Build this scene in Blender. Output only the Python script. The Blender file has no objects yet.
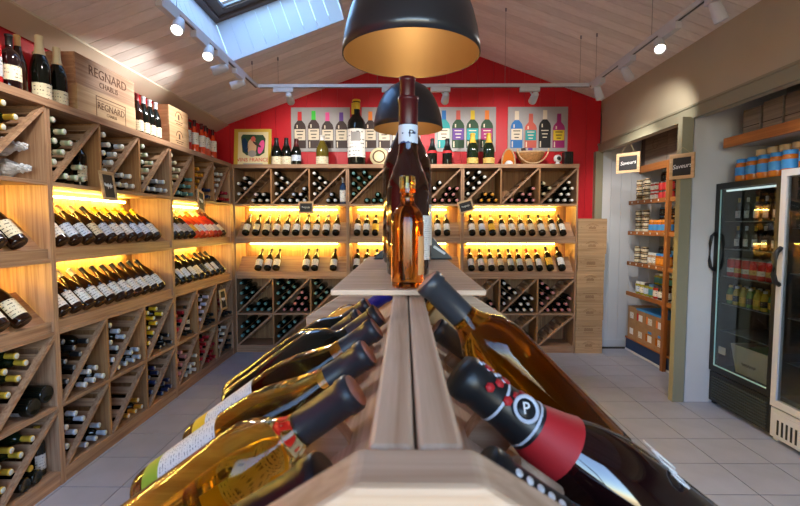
import bpy, math, random
from mathutils import Vector, Matrix
R = math.radians
rnd = random.Random(11)
sc = bpy.context.scene
COL = sc.collection
T = Matrix.Translation
def RX(a): return Matrix.Rotation(R(a), 4, 'X')
def RY(a): return Matrix.Rotation(R(a), 4, 'Y')
def RZ(a): return Matrix.Rotation(R(a), 4, 'Z')

# ------------------------------------------------------------------ camera
EYE = 1.47
cam = bpy.data.cameras.new('camera')
cam.sensor_width = 36.0
cam.lens = 455.0 / 800.0 * 36.0
cam.clip_start = 0.01
cam.dof.use_dof = True
cam.dof.focus_distance = 3.2
cam.dof.aperture_fstop = 13.0
camo = bpy.data.objects.new('camera', cam)
COL.objects.link(camo)
camo.location = (0, 0, EYE)
camo.rotation_euler = (R(90) - math.atan(28 / 455.0), 0, math.atan(4.5 / 455.0))
sc.camera = camo

# ------------------------------------------------------------------ world, exposure
w = bpy.data.worlds.new('sky')
sc.world = w
w.use_nodes = True
wn = w.node_tree
for n in list(wn.nodes):
    wn.nodes.remove(n)
wo = wn.nodes.new('ShaderNodeOutputWorld')
wb = wn.nodes.new('ShaderNodeBackground')
ws = wn.nodes.new('ShaderNodeTexSky')
ws.sky_type = 'NISHITA'
ws.sun_disc = False
ws.sun_elevation = R(38)
ws.sun_rotation = R(120)
ws.air_density = 1.2
ws.ozone_density = 4.0
ws.dust_density = 0.3
wn.links.new(ws.outputs[0], wb.inputs[0])
wb.inputs[1].default_value = 0.75
wn.links.new(wb.outputs[0], wo.inputs[0])
sc.view_settings.view_transform = 'Standard'
sc.view_settings.look = 'None'
sc.view_settings.gamma = 1.0
sc.view_settings.use_curve_mapping = False
sc.view_settings.exposure = 1.1
sc.cycles.use_denoising = True
sc.cycles.max_bounces = 10
sc.cycles.diffuse_bounces = 5
sc.cycles.transmission_bounces = 10
sc.cycles.sample_clamp_indirect = 6.0

def light(name, typ, energy, color, M, **kw):
    l = bpy.data.lights.new(name, typ)
    l.energy = energy
    l.color = color
    for k, v in kw.items():
        setattr(l, k, v)
    o = bpy.data.objects.new(name, l)
    COL.objects.link(o)
    o.matrix_world = M
    return o

# sky portals: they only guide sampling of the sky through the skylight and the added rear window
pt = light('skylight_portal', 'AREA', 1, (1, 1, 1), T((-1.13, 3.2, 3.44)) @ RY(-19.75), shape='RECTANGLE', size=1.02, size_y=1.6)
pt.data.cycles.is_portal = True
pt = light('added_window_portal', 'AREA', 1, (1, 1, 1), T((0.1, -1.86, 1.79)) @ RX(90) , shape='RECTANGLE', size=3.0, size_y=1.98)
pt.data.cycles.is_portal = True

# ------------------------------------------------------------------ materials
def s2l(c):
    return tuple((x / 12.92 if x <= 0.04045 else ((x + 0.055) / 1.055) ** 2.4) for x in [v / 255.0 for v in c])
MATS = {}
def mat(name, rgb, rough=0.5, metal=0.0, spec=0.5, trans=0.0, ior=1.45, emit=None, estr=0.0, noise=0.0, nscale=8.0, bump=0.0, bscale=60.0, coat=0.0, alpha=1.0):
    m = bpy.data.materials.new(name)
    m.use_nodes = True
    nt = m.node_tree
    b = nt.nodes['Principled BSDF']
    col = s2l(rgb)
    b.inputs['Base Color'].default_value = (*col, 1)
    b.inputs['Roughness'].default_value = rough
    b.inputs['Metallic'].default_value = metal
    b.inputs['Specular IOR Level'].default_value = spec
    b.inputs['Transmission Weight'].default_value = trans
    b.inputs['IOR'].default_value = ior
    b.inputs['Coat Weight'].default_value = coat
    b.inputs['Alpha'].default_value = alpha
    if emit:
        b.inputs['Emission Color'].default_value = (*emit, 1)
        b.inputs['Emission Strength'].default_value = estr
    if noise or bump:
        tc = nt.nodes.new('ShaderNodeTexCoord')
        no = nt.nodes.new('ShaderNodeTexNoise')
        no.inputs['Scale'].default_value = nscale
        no.inputs['Detail'].default_value = 4
        nt.links.new(tc.outputs['Object'], no.inputs['Vector'])
        if noise:
            rp = nt.nodes.new('ShaderNodeValToRGB')
            rp.color_ramp.elements[0].position = 0.3
            rp.color_ramp.elements[1].position = 0.7
            rp.color_ramp.elements[0].color = (*[x * (1 - noise) for x in col], 1)
            rp.color_ramp.elements[1].color = (*[min(1, x * (1 + noise)) for x in col], 1)
            nt.links.new(no.outputs['Fac'], rp.inputs['Fac'])
            nt.links.new(rp.outputs['Color'], b.inputs['Base Color'])
        if bump:
            n2 = nt.nodes.new('ShaderNodeTexNoise')
            n2.inputs['Scale'].default_value = bscale
            nt.links.new(tc.outputs['Object'], n2.inputs['Vector'])
            bp = nt.nodes.new('ShaderNodeBump')
            bp.inputs['Strength'].default_value = bump
            bp.inputs['Distance'].default_value = 0.01
            nt.links.new(n2.outputs['Fac'], bp.inputs['Height'])
            nt.links.new(bp.outputs['Normal'], b.inputs['Normal'])
    MATS[name] = m
    return m
def wood(name, c1, c2, axis, rough=0.55, scale=9.0, stretch=12.0, dark=None, knots=True):
    m = bpy.data.materials.new(name)
    m.use_nodes = True
    nt = m.node_tree
    b = nt.nodes['Principled BSDF']
    b.inputs['Roughness'].default_value = rough
    b.inputs['Specular IOR Level'].default_value = 0.35
    tc = nt.nodes.new('ShaderNodeTexCoord')
    oi = nt.nodes.new('ShaderNodeObjectInfo')
    mul = nt.nodes.new('ShaderNodeVectorMath'); mul.operation = 'SCALE'
    mul.inputs[0].default_value = (17.3, 9.1, 23.7)
    nt.links.new(oi.outputs['Random'], mul.inputs['Scale'])
    add = nt.nodes.new('ShaderNodeVectorMath'); add.operation = 'ADD'
    nt.links.new(tc.outputs['Object'], add.inputs[0])
    nt.links.new(mul.outputs[0], add.inputs[1])
    mp = nt.nodes.new('ShaderNodeMapping')
    s = [scale * stretch * 0.5] * 3
    s['xyz'.index(axis)] = scale * 0.18
    mp.inputs['Scale'].default_value = s
    nt.links.new(add.outputs[0], mp.inputs['Vector'])
    no = nt.nodes.new('ShaderNodeTexNoise')
    no.inputs['Scale'].default_value = 1.0
    no.inputs['Detail'].default_value = 5
    no.inputs['Roughness'].default_value = 0.62
    no.inputs['Distortion'].default_value = 0.6
    nt.links.new(mp.outputs[0], no.inputs['Vector'])
    rp = nt.nodes.new('ShaderNodeValToRGB')
    rp.color_ramp.elements[0].position = 0.32
    rp.color_ramp.elements[1].position = 0.68
    rp.color_ramp.elements[0].color = (*s2l(c1), 1)
    rp.color_ramp.elements[1].color = (*s2l(c2), 1)
    nt.links.new(no.outputs['Fac'], rp.inputs['Fac'])
    # board-to-board tone difference
    hv = nt.nodes.new('ShaderNodeHueSaturation')
    mr = nt.nodes.new('ShaderNodeMapRange')
    mr.inputs['To Min'].default_value = 0.86
    mr.inputs['To Max'].default_value = 1.1
    nt.links.new(oi.outputs['Random'], mr.inputs['Value'])
    nt.links.new(mr.outputs[0], hv.inputs['Value'])
    nt.links.new(rp.outputs['Color'], hv.inputs['Color'])
    nt.links.new(hv.outputs[0], b.inputs['Base Color'])
    bp = nt.nodes.new('ShaderNodeBump')
    bp.inputs['Strength'].default_value = 0.15
    bp.inputs['Distance'].default_value = 0.004
    nt.links.new(no.outputs['Fac'], bp.inputs['Height'])
    nt.links.new(bp.outputs['Normal'], b.inputs['Normal'])
    MATS[name] = m
    return m
def printed(name, paper, ink, sx=120.0, sz=55.0, thr=0.52, rough=0.6):
    """paper with rows of tiny illegible print"""
    m = mat(name, paper, rough)
    nt = m.node_tree
    b = nt.nodes['Principled BSDF']
    tc = nt.nodes.new('ShaderNodeTexCoord')
    mp = nt.nodes.new('ShaderNodeMapping')
    mp.inputs['Scale'].default_value = (sx, sx, sz * 0.5)
    nt.links.new(tc.outputs['Object'], mp.inputs['Vector'])
    no = nt.nodes.new('ShaderNodeTexNoise')
    no.inputs['Scale'].default_value = 1.0
    nt.links.new(mp.outputs[0], no.inputs['Vector'])
    wv = nt.nodes.new('ShaderNodeTexWave')
    wv.bands_direction = 'Z'
    wv.inputs['Scale'].default_value = sz * 0.32
    nt.links.new(tc.outputs['Object'], wv.inputs['Vector'])
    mu = nt.nodes.new('ShaderNodeMath'); mu.operation = 'MULTIPLY'
    nt.links.new(no.outputs['Fac'], mu.inputs[0])
    nt.links.new(wv.outputs['Fac'], mu.inputs[1])
    gt = nt.nodes.new('ShaderNodeMath'); gt.operation = 'GREATER_THAN'
    gt.inputs[1].default_value = thr
    nt.links.new(mu.outputs[0], gt.inputs[0])
    mx = nt.nodes.new('ShaderNodeMix'); mx.data_type = 'RGBA'
    mx.inputs['A'].default_value = (*s2l(paper), 1)
    mx.inputs['B'].default_value = (*s2l(ink), 1)
    nt.links.new(gt.outputs[0], mx.inputs['Factor'])
    nt.links.new(mx.outputs['Result'], b.inputs['Base Color'])
    return m

OAK1, OAK2 = (136, 100, 76), (184, 147, 116)
for ax in 'xyz':
    wood('oak_' + ax, OAK1, OAK2, ax)
    wood('backwood_' + ax, (136, 92, 58), (178, 132, 88), ax)  # browner than the oak; shade inside the rack cells is put into this colour
    wood('casewood_' + ax, (158, 124, 90), (194, 160, 122), ax, scale=7)
    wood('weathered_' + ax, (104, 92, 82), (138, 124, 112), ax)
    wood('pine_' + ax, (178, 142, 102), (214, 182, 143), ax, scale=7)
    wood('stand_' + ax, (172, 138, 108), (212, 184, 158), ax, scale=14)
    wood('shelfwood_' + ax, (140, 84, 40), (178, 112, 58), ax, rough=0.45)
    wood('ceil_' + ax, (226, 220, 214), (238, 234, 229), ax, scale=4)
mat('red_paint', (196, 16, 34), 0.5, noise=0.05, nscale=3)
mat('cream_paint', (205, 196, 178), 0.6)
mat('beige_plaster', (184, 173, 148), 0.75, noise=0.04, nscale=2.5, bump=0.05, bscale=120)
mat('post_paint', (146, 141, 118), 0.6)
mat('white_paint', (208, 208, 212), 0.55, noise=0.03, nscale=3)
mat('grey_paint', (150, 146, 142), 0.6)
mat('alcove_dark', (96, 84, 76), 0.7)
mat('tile', (160, 163, 178), 0.42, noise=0.07, nscale=5, bump=0.03, bscale=25)
mat('grout', (52, 48, 48), 0.9)
mat('shaft_white', (205, 214, 226), 0.5)
mat('track_white', (205, 205, 208), 0.4)
mat('track_grey', (150, 150, 154), 0.35, metal=0.3)
mat('wire', (140, 140, 140), 0.3, metal=0.9)
mat('lens_on', (255, 250, 240), 0.4, emit=(1, .93, .8), estr=9)
mat('led', (255, 240, 200), 0.5, emit=(1.0, 0.75, 0.14), estr=58.0)
mat('lamp_black', (72, 75, 82), 0.36, metal=0.75, spec=0.7, coat=0.4)
mat('lamp_gold', (178, 142, 92), 0.42, metal=0.6)
mat('bulb', (255, 220, 160), 0.5, emit=(1, .8, .5), estr=3)
mat('brass', (190, 150, 70), 0.3, metal=1)
mat('glass_dark', (16, 19, 14), 0.09, spec=0.6)
mat('glass_brown', (40, 20, 9), 0.08, spec=0.6)
mat('glass_green', (22, 34, 18), 0.08, spec=0.6)
mat('glass_olive', (92, 80, 26), 0.08, spec=0.6)
mat('glass_blue', (38, 60, 92), 0.1)
mat('wine_gold', (255, 240, 156), 0.02, trans=1.0, ior=1.36)
mat('wine_olive', (222, 196, 112), 0.02, trans=1.0, ior=1.36)
mat('wine_amber', (244, 158, 40), 0.02, trans=1.0, ior=1.36)
mat('whisky', (222, 128, 48), 0.02, trans=1.0, ior=1.38)
mat('clear_glass', (238, 240, 236), 0.03, trans=1.0, ior=1.3)
mat('cognac_dark', (40, 18, 12), 0.06, spec=0.7, coat=0.4)
mat('rose', (216, 72, 34), 0.08, spec=0.6)
mat('rose_red', (160, 26, 28), 0.08, spec=0.6)
mat('glass_redblack', (24, 8, 9), 0.06, spec=0.7, coat=0.5)
CAPC = {'white': (222, 218, 214), 'pale_green': (186, 200, 168), 'teal': (96, 142, 140), 'pink': (196, 128, 126), 'red': (170, 32, 44),
        'gold': (206, 168, 58), 'orange': (216, 146, 44), 'silver': (186, 192, 206), 'black': (26, 27, 30), 'navy': (36, 44, 82),
        'cream': (214, 202, 168), 'lilac': (186, 178, 206), 'yellow': (232, 192, 40), 'maroon': (72, 14, 18), 'blue': (36, 52, 176), 'grey': (46, 48, 54), 'burgundy': (112, 22, 30)}
for k, c in CAPC.items():
    mat('cap_' + k, c, 0.38, spec=0.5)
mat('cap_end', (176, 128, 110), .6)
mat('capend_pale', (206, 206, 196), .4)
mat('capend_dark', (120, 122, 130), .4)
mat('cork', (196, 160, 110), 0.8)
printed('label_white', (226, 224, 218), (60, 58, 60))
printed('label_cream', (224, 212, 182), (70, 50, 40))
printed('label_gold', (206, 172, 92), (60, 40, 20))
printed('label_blue', (200, 212, 230), (50, 70, 120))
printed('label_yellow', (226, 178, 60), (90, 50, 20))
printed('label_fine', (226, 224, 218), (90, 88, 96), 500, 260, .5)
mat('label_amber', (206, 150, 96), .6)
printed('label_dark', (40, 40, 44), (190, 180, 150))
printed('label_grey', (170, 172, 176), (60, 60, 64))
mat('label_greenband', (150, 176, 52), 0.6)
mat('label_yellowband', (222, 184, 40), 0.6)
mat('label_red', (178, 30, 36), 0.6)
mat('ink', (54, 40, 32), 0.8)
mat('ink_brown', (92, 58, 38), 0.85)
mat('ink_faint', (124, 90, 62), .85)
mat('ink_white', (236, 236, 236), 0.7)
mat('slate', (36, 35, 38), 0.6, noise=0.1, nscale=20)
mat('tissue', (202, 204, 210), 0.6, bump=0.9, bscale=40)
mat('string', (190, 170, 130), 0.9)
mat('fridge_black', (24, 24, 26), 0.35)
mat('fridge_dark', (52, 60, 62), 0.5)
mat('fridge_inner', (120, 134, 136), 0.5)
mat('fridge_fill_glow', (230, 240, 240), .4, emit=(.85, 1, 1), estr=.5)
mat('fridge_white', (196, 196, 202), 0.35)
mat('gasket', (170, 214, 214), 0.4)
mat('pane', (225, 240, 240), 0.0, trans=1.0, ior=1.02)
mat('door_glass', (214, 224, 224), 0.0, trans=1.0, ior=1.5)
mat('handle_black', (30, 30, 34), 0.4)
mat('metal_shelf', (150, 154, 156), 0.35, metal=0.7)
mat('can_red', (200, 24, 28), 0.3, metal=0.3)
mat('can_top', (190, 192, 196), 0.3, metal=0.9)
mat('juice_yellow', (190, 168, 56), 0.15, spec=0.6)
mat('juice_green', (84, 128, 58), 0.15, spec=0.6)
mat('crate_white', (206, 204, 196), 0.5)
mat('cloth_green', (38, 120, 66), 0.8)
mat('jar_orange', (186, 104, 30), 0.15, spec=0.6)
mat('jar_beige', (176, 146, 112), 0.15, spec=0.6)
mat('jar_dark', (58, 34, 24), 0.15, spec=0.6)
mat('jar_red', (178, 50, 38), 0.2)
mat('jar_olive', (150, 146, 50), 0.15, spec=0.6)
mat('paper_blue', (58, 138, 206), 0.5)
mat('paper_teal', (60, 130, 140), 0.5)
mat('paper_orange', (224, 140, 40), 0.5)
mat('cardboard', (166, 128, 92), 0.8, noise=0.06, nscale=12)
mat('navy_plinth', (34, 56, 98), 0.5)
mat('price_white', (236, 236, 236), 0.5)
mat('poster_grey', (164, 160, 160), 0.6, noise=0.06, nscale=9)
mat('frame_yellow', (212, 176, 70), 0.5)
mat('paper_cream', (228, 214, 170), 0.6)
for nm, c in (('p_red', (206, 40, 40)), ('p_green', (60, 196, 60)), ('p_pink', (226, 84, 150)), ('p_purple', (96, 60, 140)), ('p_orange', (232, 130, 50)),
              ('p_blue', (40, 110, 180)), ('p_teal', (40, 150, 150)), ('p_yellow', (222, 190, 50)), ('p_black', (28, 26, 28)), ('p_dark', (58, 40, 36)),
              ('p_cream', (222, 208, 184)), ('p_magenta', (160, 40, 110)), ('p_gdark', (40, 70, 46)), ('p_skin', (206, 166, 128)), ('p_salmon', (196, 92, 78))):
    mat(nm, c, 0.6)
mat('wicker', (150, 104, 58), 0.7, noise=0.3, nscale=50)
mat('black_plastic', (22, 22, 24), 0.4)
mat('white_plastic', (226, 226, 228), 0.35)
mat('dark_frame_wood', (96, 74, 62), 0.5)

# ------------------------------------------------------------------ mesh helpers
class MB:
    def __init__(s):
        s.v, s.f, s.sm = [], [], []
    def add(s, vs, fs, smooth=False, M=None):
        o = len(s.v)
        s.v += [tuple(M @ Vector(p)) if M is not None else tuple(p) for p in vs]
        s.f += [tuple(i + o for i in f) for f in fs]
        s.sm += [smooth] * len(fs)
        return s
    def box(s, x0, x1, y0, y1, z0, z1, M=None):
        vs = [(x0, y0, z0), (x1, y0, z0), (x1, y1, z0), (x0, y1, z0), (x0, y0, z1), (x1, y0, z1), (x1, y1, z1), (x0, y1, z1)]
        return s.add(vs, [(0, 3, 2, 1), (4, 5, 6, 7), (0, 1, 5, 4), (1, 2, 6, 5), (2, 3, 7, 6), (3, 0, 4, 7)], M=M)
    def prism(s, poly, a, b, axis='y', M=None, smooth=False):
        """polygon in the plane across the axis, extruded from a to b"""
        def p3(p, t):
            return {'y': (p[0], t, p[1]), 'x': (t, p[0], p[1]), 'z': (p[0], p[1], t)}[axis]
        n = len(poly)
        vs = [p3(p, a) for p in poly] + [p3(p, b) for p in poly]
        fs = [tuple(range(n)), tuple(range(2 * n - 1, n - 1, -1))]
        s.add(vs, fs, False, M)
        o = len(s.v) - 2 * n
        for i in range(n):
            j = (i + 1) % n
            s.f.append((o + j, o + i, o + n + i, o + n + j)); s.sm.append(smooth)
        return s
    def lathe(s, prof, seg=16, M=None, smooth=True, a0=0.0, a1=360.0):
        full = abs(a1 - a0) >= 359.9
        n = seg if full else seg + 1
        vs, fs = [], []
        for (r, z) in prof:
            for k in range(n):
                a = R(a0 + (a1 - a0) * k / seg)
                vs.append((r * math.cos(a), r * math.sin(a), z))
        for i in range(len(prof) - 1):
            for k in range(seg):
                k2 = (k + 1) % n
                q = (i * n + k, i * n + k2, (i + 1) * n + k2, (i + 1) * n + k)
                fs.append(q)
        return s.add(vs, fs, smooth, M)
    def tube(s, pts, r, seg=6, M=None, caps=True):
        pts = [Vector(p) for p in pts]
        vs, fs = [], []
        for i, p in enumerate(pts):
            d = (pts[min(i + 1, len(pts) - 1)] - pts[max(i - 1, 0)]).normalized()
            u = d.cross(Vector((0, 0, 1)))
            if u.length < 1e-3:
                u = d.cross(Vector((1, 0, 0)))
            u.normalize(); v = d.cross(u)
            for k in range(seg):
                a = 2 * math.pi * k / seg
                vs.append(p + r * (math.cos(a) * u + math.sin(a) * v))
        for i in range(len(pts) - 1):
            for k in range(seg):
                k2 = (k + 1) % seg
                fs.append((i * seg + k, i * seg + k2, (i + 1) * seg + k2, (i + 1) * seg + k))
        if caps:
            fs += [tuple(range(seg - 1, -1, -1)), tuple(range((len(pts) - 1) * seg, len(pts) * seg))]
        return s.add(vs, fs, True, M)
    def mesh(s, name='m', weld=False):
        me = bpy.data.meshes.new(name)
        me.from_pydata(s.v, [], s.f)
        me.polygons.foreach_set('use_smooth', s.sm)
        me.materials.append(None)
        me.update()
        return me
CACHE = {}
def cached(key, fn):
    if key not in CACHE:
        CACHE[key] = fn().mesh(str(key[0] if isinstance(key, tuple) else key))
    return CACHE[key]
def obj(name, me, m, parent=None, M=None, bevel=0.0):
    if isinstance(me, MB):
        me = me.mesh(name)
    o = bpy.data.objects.new(name, me)
    COL.objects.link(o)
    if m is not None:
        o.material_slots[0].link = 'OBJECT'
        o.material_slots[0].material = MATS[m] if isinstance(m, str) else m
    if parent is not None:
        o.parent = parent
    if M is not None:
        o.matrix_basis = M
    if bevel:
        b = o.modifiers.new('bevel', 'BEVEL')
        b.width = bevel; b.segments = 2; b.limit_method = 'ANGLE'
    return o
def tag(o, label=None, cat=None, group=None, kind=None):
    if label: o['label'] = label
    if cat: o['category'] = cat
    if group: o['group'] = group
    if kind: o['kind'] = kind
    return o
def thing(name, label, cat, M=None, group=None):
    o = bpy.data.objects.new(name, None)
    o.empty_display_size = 0.05
    COL.objects.link(o)
    if M is not None:
        o.matrix_basis = M
    return tag(o, label, cat, group)
def struct(name, me, m, M=None):
    return tag(obj(name, me, m, None, M), kind='structure')
TXT = {}
def text_mesh(body, size, depth=0.0008, shear=0.0, align='CENTER'):
    key = (body, size, depth, shear, align)
    if key not in TXT:
        c = bpy.data.curves.new('lettering', 'FONT')
        c.body = body; c.size = size; c.extrude = depth; c.shear = shear
        c.align_x = align; c.align_y = 'CENTER'; c.resolution_u = 3
        o = bpy.data.objects.new('lettering', c)
        COL.objects.link(o)
        bpy.context.view_layer.update()
        me = bpy.data.meshes.new_from_object(o.evaluated_get(bpy.context.evaluated_depsgraph_get()))
        bpy.data.objects.remove(o); bpy.data.curves.remove(c)
        me.materials.clear(); me.materials.append(None)
        TXT[key] = me
    return TXT[key]
def boxm(x0, x1, y0, y1, z0, z1):
    return MB().box(x0, x1, y0, y1, z0, z1)
ORD = ['first', 'second', 'third', 'fourth', 'fifth', 'sixth', 'seventh', 'eighth', 'ninth', 'tenth', 'eleventh', 'twelfth']

# ================================================================== THE ROOM
YB = 5.51; YN = -1.75; XL = -2.28; XR = 2.33; XA = 3.05
APX, APZ, SL = 0.476, 3.60, 0.359
def zc(x): return APZ - SL * abs(x - APX)
# floor: a grout slab with tiles laid on it
floor = struct('floor', boxm(XL - .1, XA + .1, YN - .2, YB + .1, -0.06, -0.004), 'grout')
tile_me = cached('tile', lambda: MB().box(-.1633, .1633, -.1609, .1609, -0.012, 0.0))
half_me = cached('tile_half', lambda: MB().box(-.132, .132, -.1616, .1616, -0.012, 0.0))
ts, tr = 0.3325, 0.3275
for side in (0, 1):
    for j in range(-4, 10):
        yc = 2.4165 + tr * (j - 0.5) + (0.04 if side == 0 else 0.0)
        if yc > YB + 0.1 or yc < 1.0:
            continue
        for i in range(-6, 10):
            xc = 1.606 + ts * (i + .5) if side else -1.594 + ts * (i + .5)
            if side == 1 and not (0.27 < xc < XA): continue
            if side == 0 and not (XL - .1 < xc < -0.26): continue
            obj('tile', tile_me, 'tile', floor, T((xc, yc, 0)))
        obj('tile', half_me, 'tile', floor, T((0.141 if side else -0.129, yc, 0)))
# floor nearer than the tiles in view: joined tiles under and behind the camera
mb = MB()
for j in range(-13, -4):
    for i in range(-6, 10):
        yc = 2.4165 + tr * (j - .5)
        xc = 0.44 + ts * (i - 2)
        if XL - .1 < xc < XA:
            mb.box(xc - .1638, xc + .1638, yc - .1616, yc + .1616, -.012, 0)
tag(obj('tile_field', mb, 'tile', floor), kind='stuff')

# walls
wb_ = MB().prism([(XL - .1, -.05), (XA + .1, -.05), (XA + .1, zc(XR) - .3), (XR, zc(XR) + .05), (APX, APZ + .05), (XL - .1, zc(XL) + .05)], YB + .012, YB + .1)
wall_back = struct('wall_back', wb_, 'red_paint')
x = XL
bw = 0.185
while x < XR - .01:
    x1 = min(x + bw, XR)
    a, b = x + .0015, x1 - .0015
    poly = [(a, 0.0), (b, 0.0), (b, zc(b)), (a, zc(a))]
    if a < APX < b:
        poly = [(a, 0.0), (b, 0.0), (b, zc(b)), (APX, APZ), (a, zc(a))]
    obj('wall_board', MB().prism(poly, YB, YB + .012), 'red_paint', wall_back)
    x = x1
struct('wall_left', boxm(XL - .1, XL, YN, YB, -.05, zc(XL)), 'red_paint')
wall_right = struct('wall_right', boxm(XR, XR + .1, YN, YB, 2.34, zc(XR) + .02), 'beige_plaster')
obj('fascia_board', boxm(XR - .022, XR, YN, YB, 2.335, 2.415), 'post_paint', wall_right)
obj('fascia_bead', boxm(XR - .032, XR, YN, YB, 2.415, 2.432), 'post_paint', wall_right)
obj('fascia_bead', boxm(XR - .03, XR, YN, YB, 2.322, 2.337), 'post_paint', wall_right)
struct('wall_alcove', boxm(XA, XA + .1, YN, YB, -.05, 2.9), 'grey_paint')
struct('ceiling_alcove', boxm(XR + .1, XA + .1, YN, YB, 2.78, 2.86), 'alcove_dark')
we = struct('wall_alcove_end', boxm(XR, XA, YB - .03, YB + .005, 0, 2.8), 'white_paint')
for k in range(6):
    obj('wall_board', boxm(XR + .005 + k * .12, XR + .122 + k * .12, YB - .042, YB - .03, 0.09, 2.78), 'white_paint', we)
struct('baseboard_alcove', boxm(XR, XA, YB - .055, YB - .042, 0, .09), 'white_paint')
struct('wall_partition', boxm(2.332, XA, 3.735, 3.775, 0, 2.78), 'white_paint')
# posts of the alcove openings
struct('trim_1', boxm(2.228, 2.318, 3.725, 3.785, 0, 2.335), 'post_paint')
struct('trim_2', boxm(2.255, 2.34, YB - .07, YB, 0, 2.335), 'post_paint')
# wall behind the camera; its unseen shop window is added to let daylight in
wr = MB()
wr.box(XL - .1, -1.4, YN - .1, YN, -.05, 3.0); wr.box(1.6, XA + .1, YN - .1, YN, -.05, 3.2)
wr.box(-1.4, 1.6, YN - .1, YN, -.05, .8); wr.box(-1.4, 1.6, YN - .1, YN, 2.78, 3.6)
struct('wall_rear', wr, 'cream_paint')
added_win = tag(thing('window_added', None, None), kind='structure')
for xx in (-1.4, -0.42, .58, 1.56):
    obj('mullion', boxm(xx, xx + .04, YN - .08, YN - .03, .8, 2.78), 'track_white', added_win)
for zz in (.8, 2.74):
    obj('rail', boxm(-1.36, 1.56, YN - .08, YN - .03, zz, zz + .04), 'track_white', added_win)

# ceiling of tongue-and-groove boards; opening for the skylight in the left slope
SX0, SX1, SY0, SY1 = -1.51, -0.522, 2.40, 4.01
BX0, BX1, BY0, BY1 = SX0 - .035, SX1 + .035, SY0 - .025, SY1 + .025
def backing(xa, xb, ya, yb):
    return [(xa, zc(xa) + .02), (xa, zc(xa) + .08), (xb, zc(xb) + .08), (xb, zc(xb) + .02)], ya, yb
cb = MB()
for q in ((XR + .1, APX, YN, YB + .1), (APX, BX1, YN, YB + .1), (BX0, XL - .1, YN, YB + .1), (BX1, BX0, YN, BY0), (BX1, BX0, BY1, YB + .1)):
    cb.prism(*backing(*q))
ceiling = struct('ceiling', cb, 'cream_paint')
def ceil_board(xa, xb, ya, yb):
    key = ('ceiling_board', round(xa, 3), round(xb, 3), round(yb - ya, 3))
    me = cached(key, lambda: MB().prism([(xa, zc(xa)), (xb, zc(xb)), (xb, zc(xb) + .018), (xa, zc(xa) + .018)], 0.0025, yb - ya - .0025))
    obj('ceiling_board', me, 'ceil_x', ceiling, T((0, ya, 0)))
bwid = 0.115
ys = [SY1 + k * bwid for k in range(int((YB - SY1) / bwid) + 1)] 
edges = ys + [YB]
down = [SY1 - k * bwid for k in range(1, 60) if SY1 - k * bwid > YN]
edges = sorted(set([round(e, 4) for e in edges + down + [YN]]))
for a, b in zip(edges[:-1], edges[1:]):
    if b - a < .02: continue
    ceil_board(APX + .001, XR, a, b)
    if b <= SY1 + .001 and a >= SY0 - .06:
        ceil_board(SX1, APX - .001, a, b)
        ceil_board(XL, SX0, a, b)
    else:
        ceil_board(XL, APX - .001, a, b)
struct('trim_3', MB().prism([(XL, zc(XL) - .02), (XL + .02, zc(XL) - .03), (XL + .17, zc(XL + .17) - .012), (XL + .17, zc(XL + .17) + .004), (XL, zc(XL) + .002)], YN, YB), 'cream_paint')

# skylight: boarded shaft normal to the slope, wooden sash with pane
sky = tag(thing('window_1', None, None), kind='structure')
nrm = Vector((-SL, 0, 1)).normalized()
def sp(x, y, d):
    return Vector((x, y, zc(x))) + nrm * d
DEP = 0.36
def slab(p, q, dirv, d0, d1, thick):
    """quad wall from edge p-q along nrm, with thickness along dirv"""
    p, q = Vector(p), Vector(q)
    t = Vector(dirv) * thick
    a = [p + nrm * d0, q + nrm * d0, q + nrm * d1, p + nrm * d1]
    vs = a + [v + t for v in a]
    return MB().add(vs, [(0, 1, 2, 3), (7, 6, 5, 4), (0, 4, 5, 1), (1, 5, 6, 2), (2, 6, 7, 3), (3, 7, 4, 0)])
nb = 9
for k in range(nb):
    xa = SX0 + (SX1 - SX0) * k / nb; xb = SX0 + (SX1 - SX0) * (k + 1) / nb
    obj('shaft_board', slab(sp(xa + .0015, SY1, 0), sp(xb - .0015, SY1, 0), (0, 1, 0), -.012, DEP, .02), 'shaft_white', sky)
    obj('shaft_board', slab(sp(xa + .0015, SY0, 0), sp(xb - .0015, SY0, 0), (0, -1, 0), -.012, DEP, .02), 'shaft_white', sky)
n2 = 14
sdir = Vector((1, 0, SL)).normalized()
for k in range(n2):
    ya = SY0 + (SY1 - SY0) * k / n2; yb = SY0 + (SY1 - SY0) * (k + 1) / n2
    obj('shaft_board', slab(sp(SX0, ya + .0015, 0), sp(SX0, yb - .0015, 0), -sdir, -.012, DEP, .02), 'shaft_white', sky)
    obj('shaft_board', slab(sp(SX1, ya + .0015, 0), sp(SX1, yb - .0015, 0), sdir, -.012, DEP, .02), 'shaft_white', sky)
def ring(i0, i1, d0, d1, name, m):
    for (xa, xb, ya, yb) in ((SX0 + i0, SX0 + i1, SY0 + i0, SY1 - i0), (SX1 - i1, SX1 - i0, SY0 + i0, SY1 - i0),
                             (SX0 + i1, SX1 - i1, SY0 + i0, SY0 + i1), (SX0 + i1, SX1 - i1, SY1 - i1, SY1 - i0)):
        vs = [sp(xa, ya, d0), sp(xb, ya, d0), sp(xb, yb, d0), sp(xa, yb, d0), sp(xa, ya, d1), sp(xb, ya, d1), sp(xb, yb, d1), sp(xa, yb, d1)]
        obj(name, MB().add(vs, [(0, 3, 2, 1), (4, 5, 6, 7), (0, 1, 5, 4), (1, 2, 6, 5), (2, 3, 7, 6), (3, 0, 4, 7)]), m, sky)
ring(-.02, .05, DEP - .03, DEP + .02, 'frame', 'dark_frame_wood')
ring(.05, .12, DEP - .01, DEP + .05, 'sash', 'dark_frame_wood')
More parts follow.
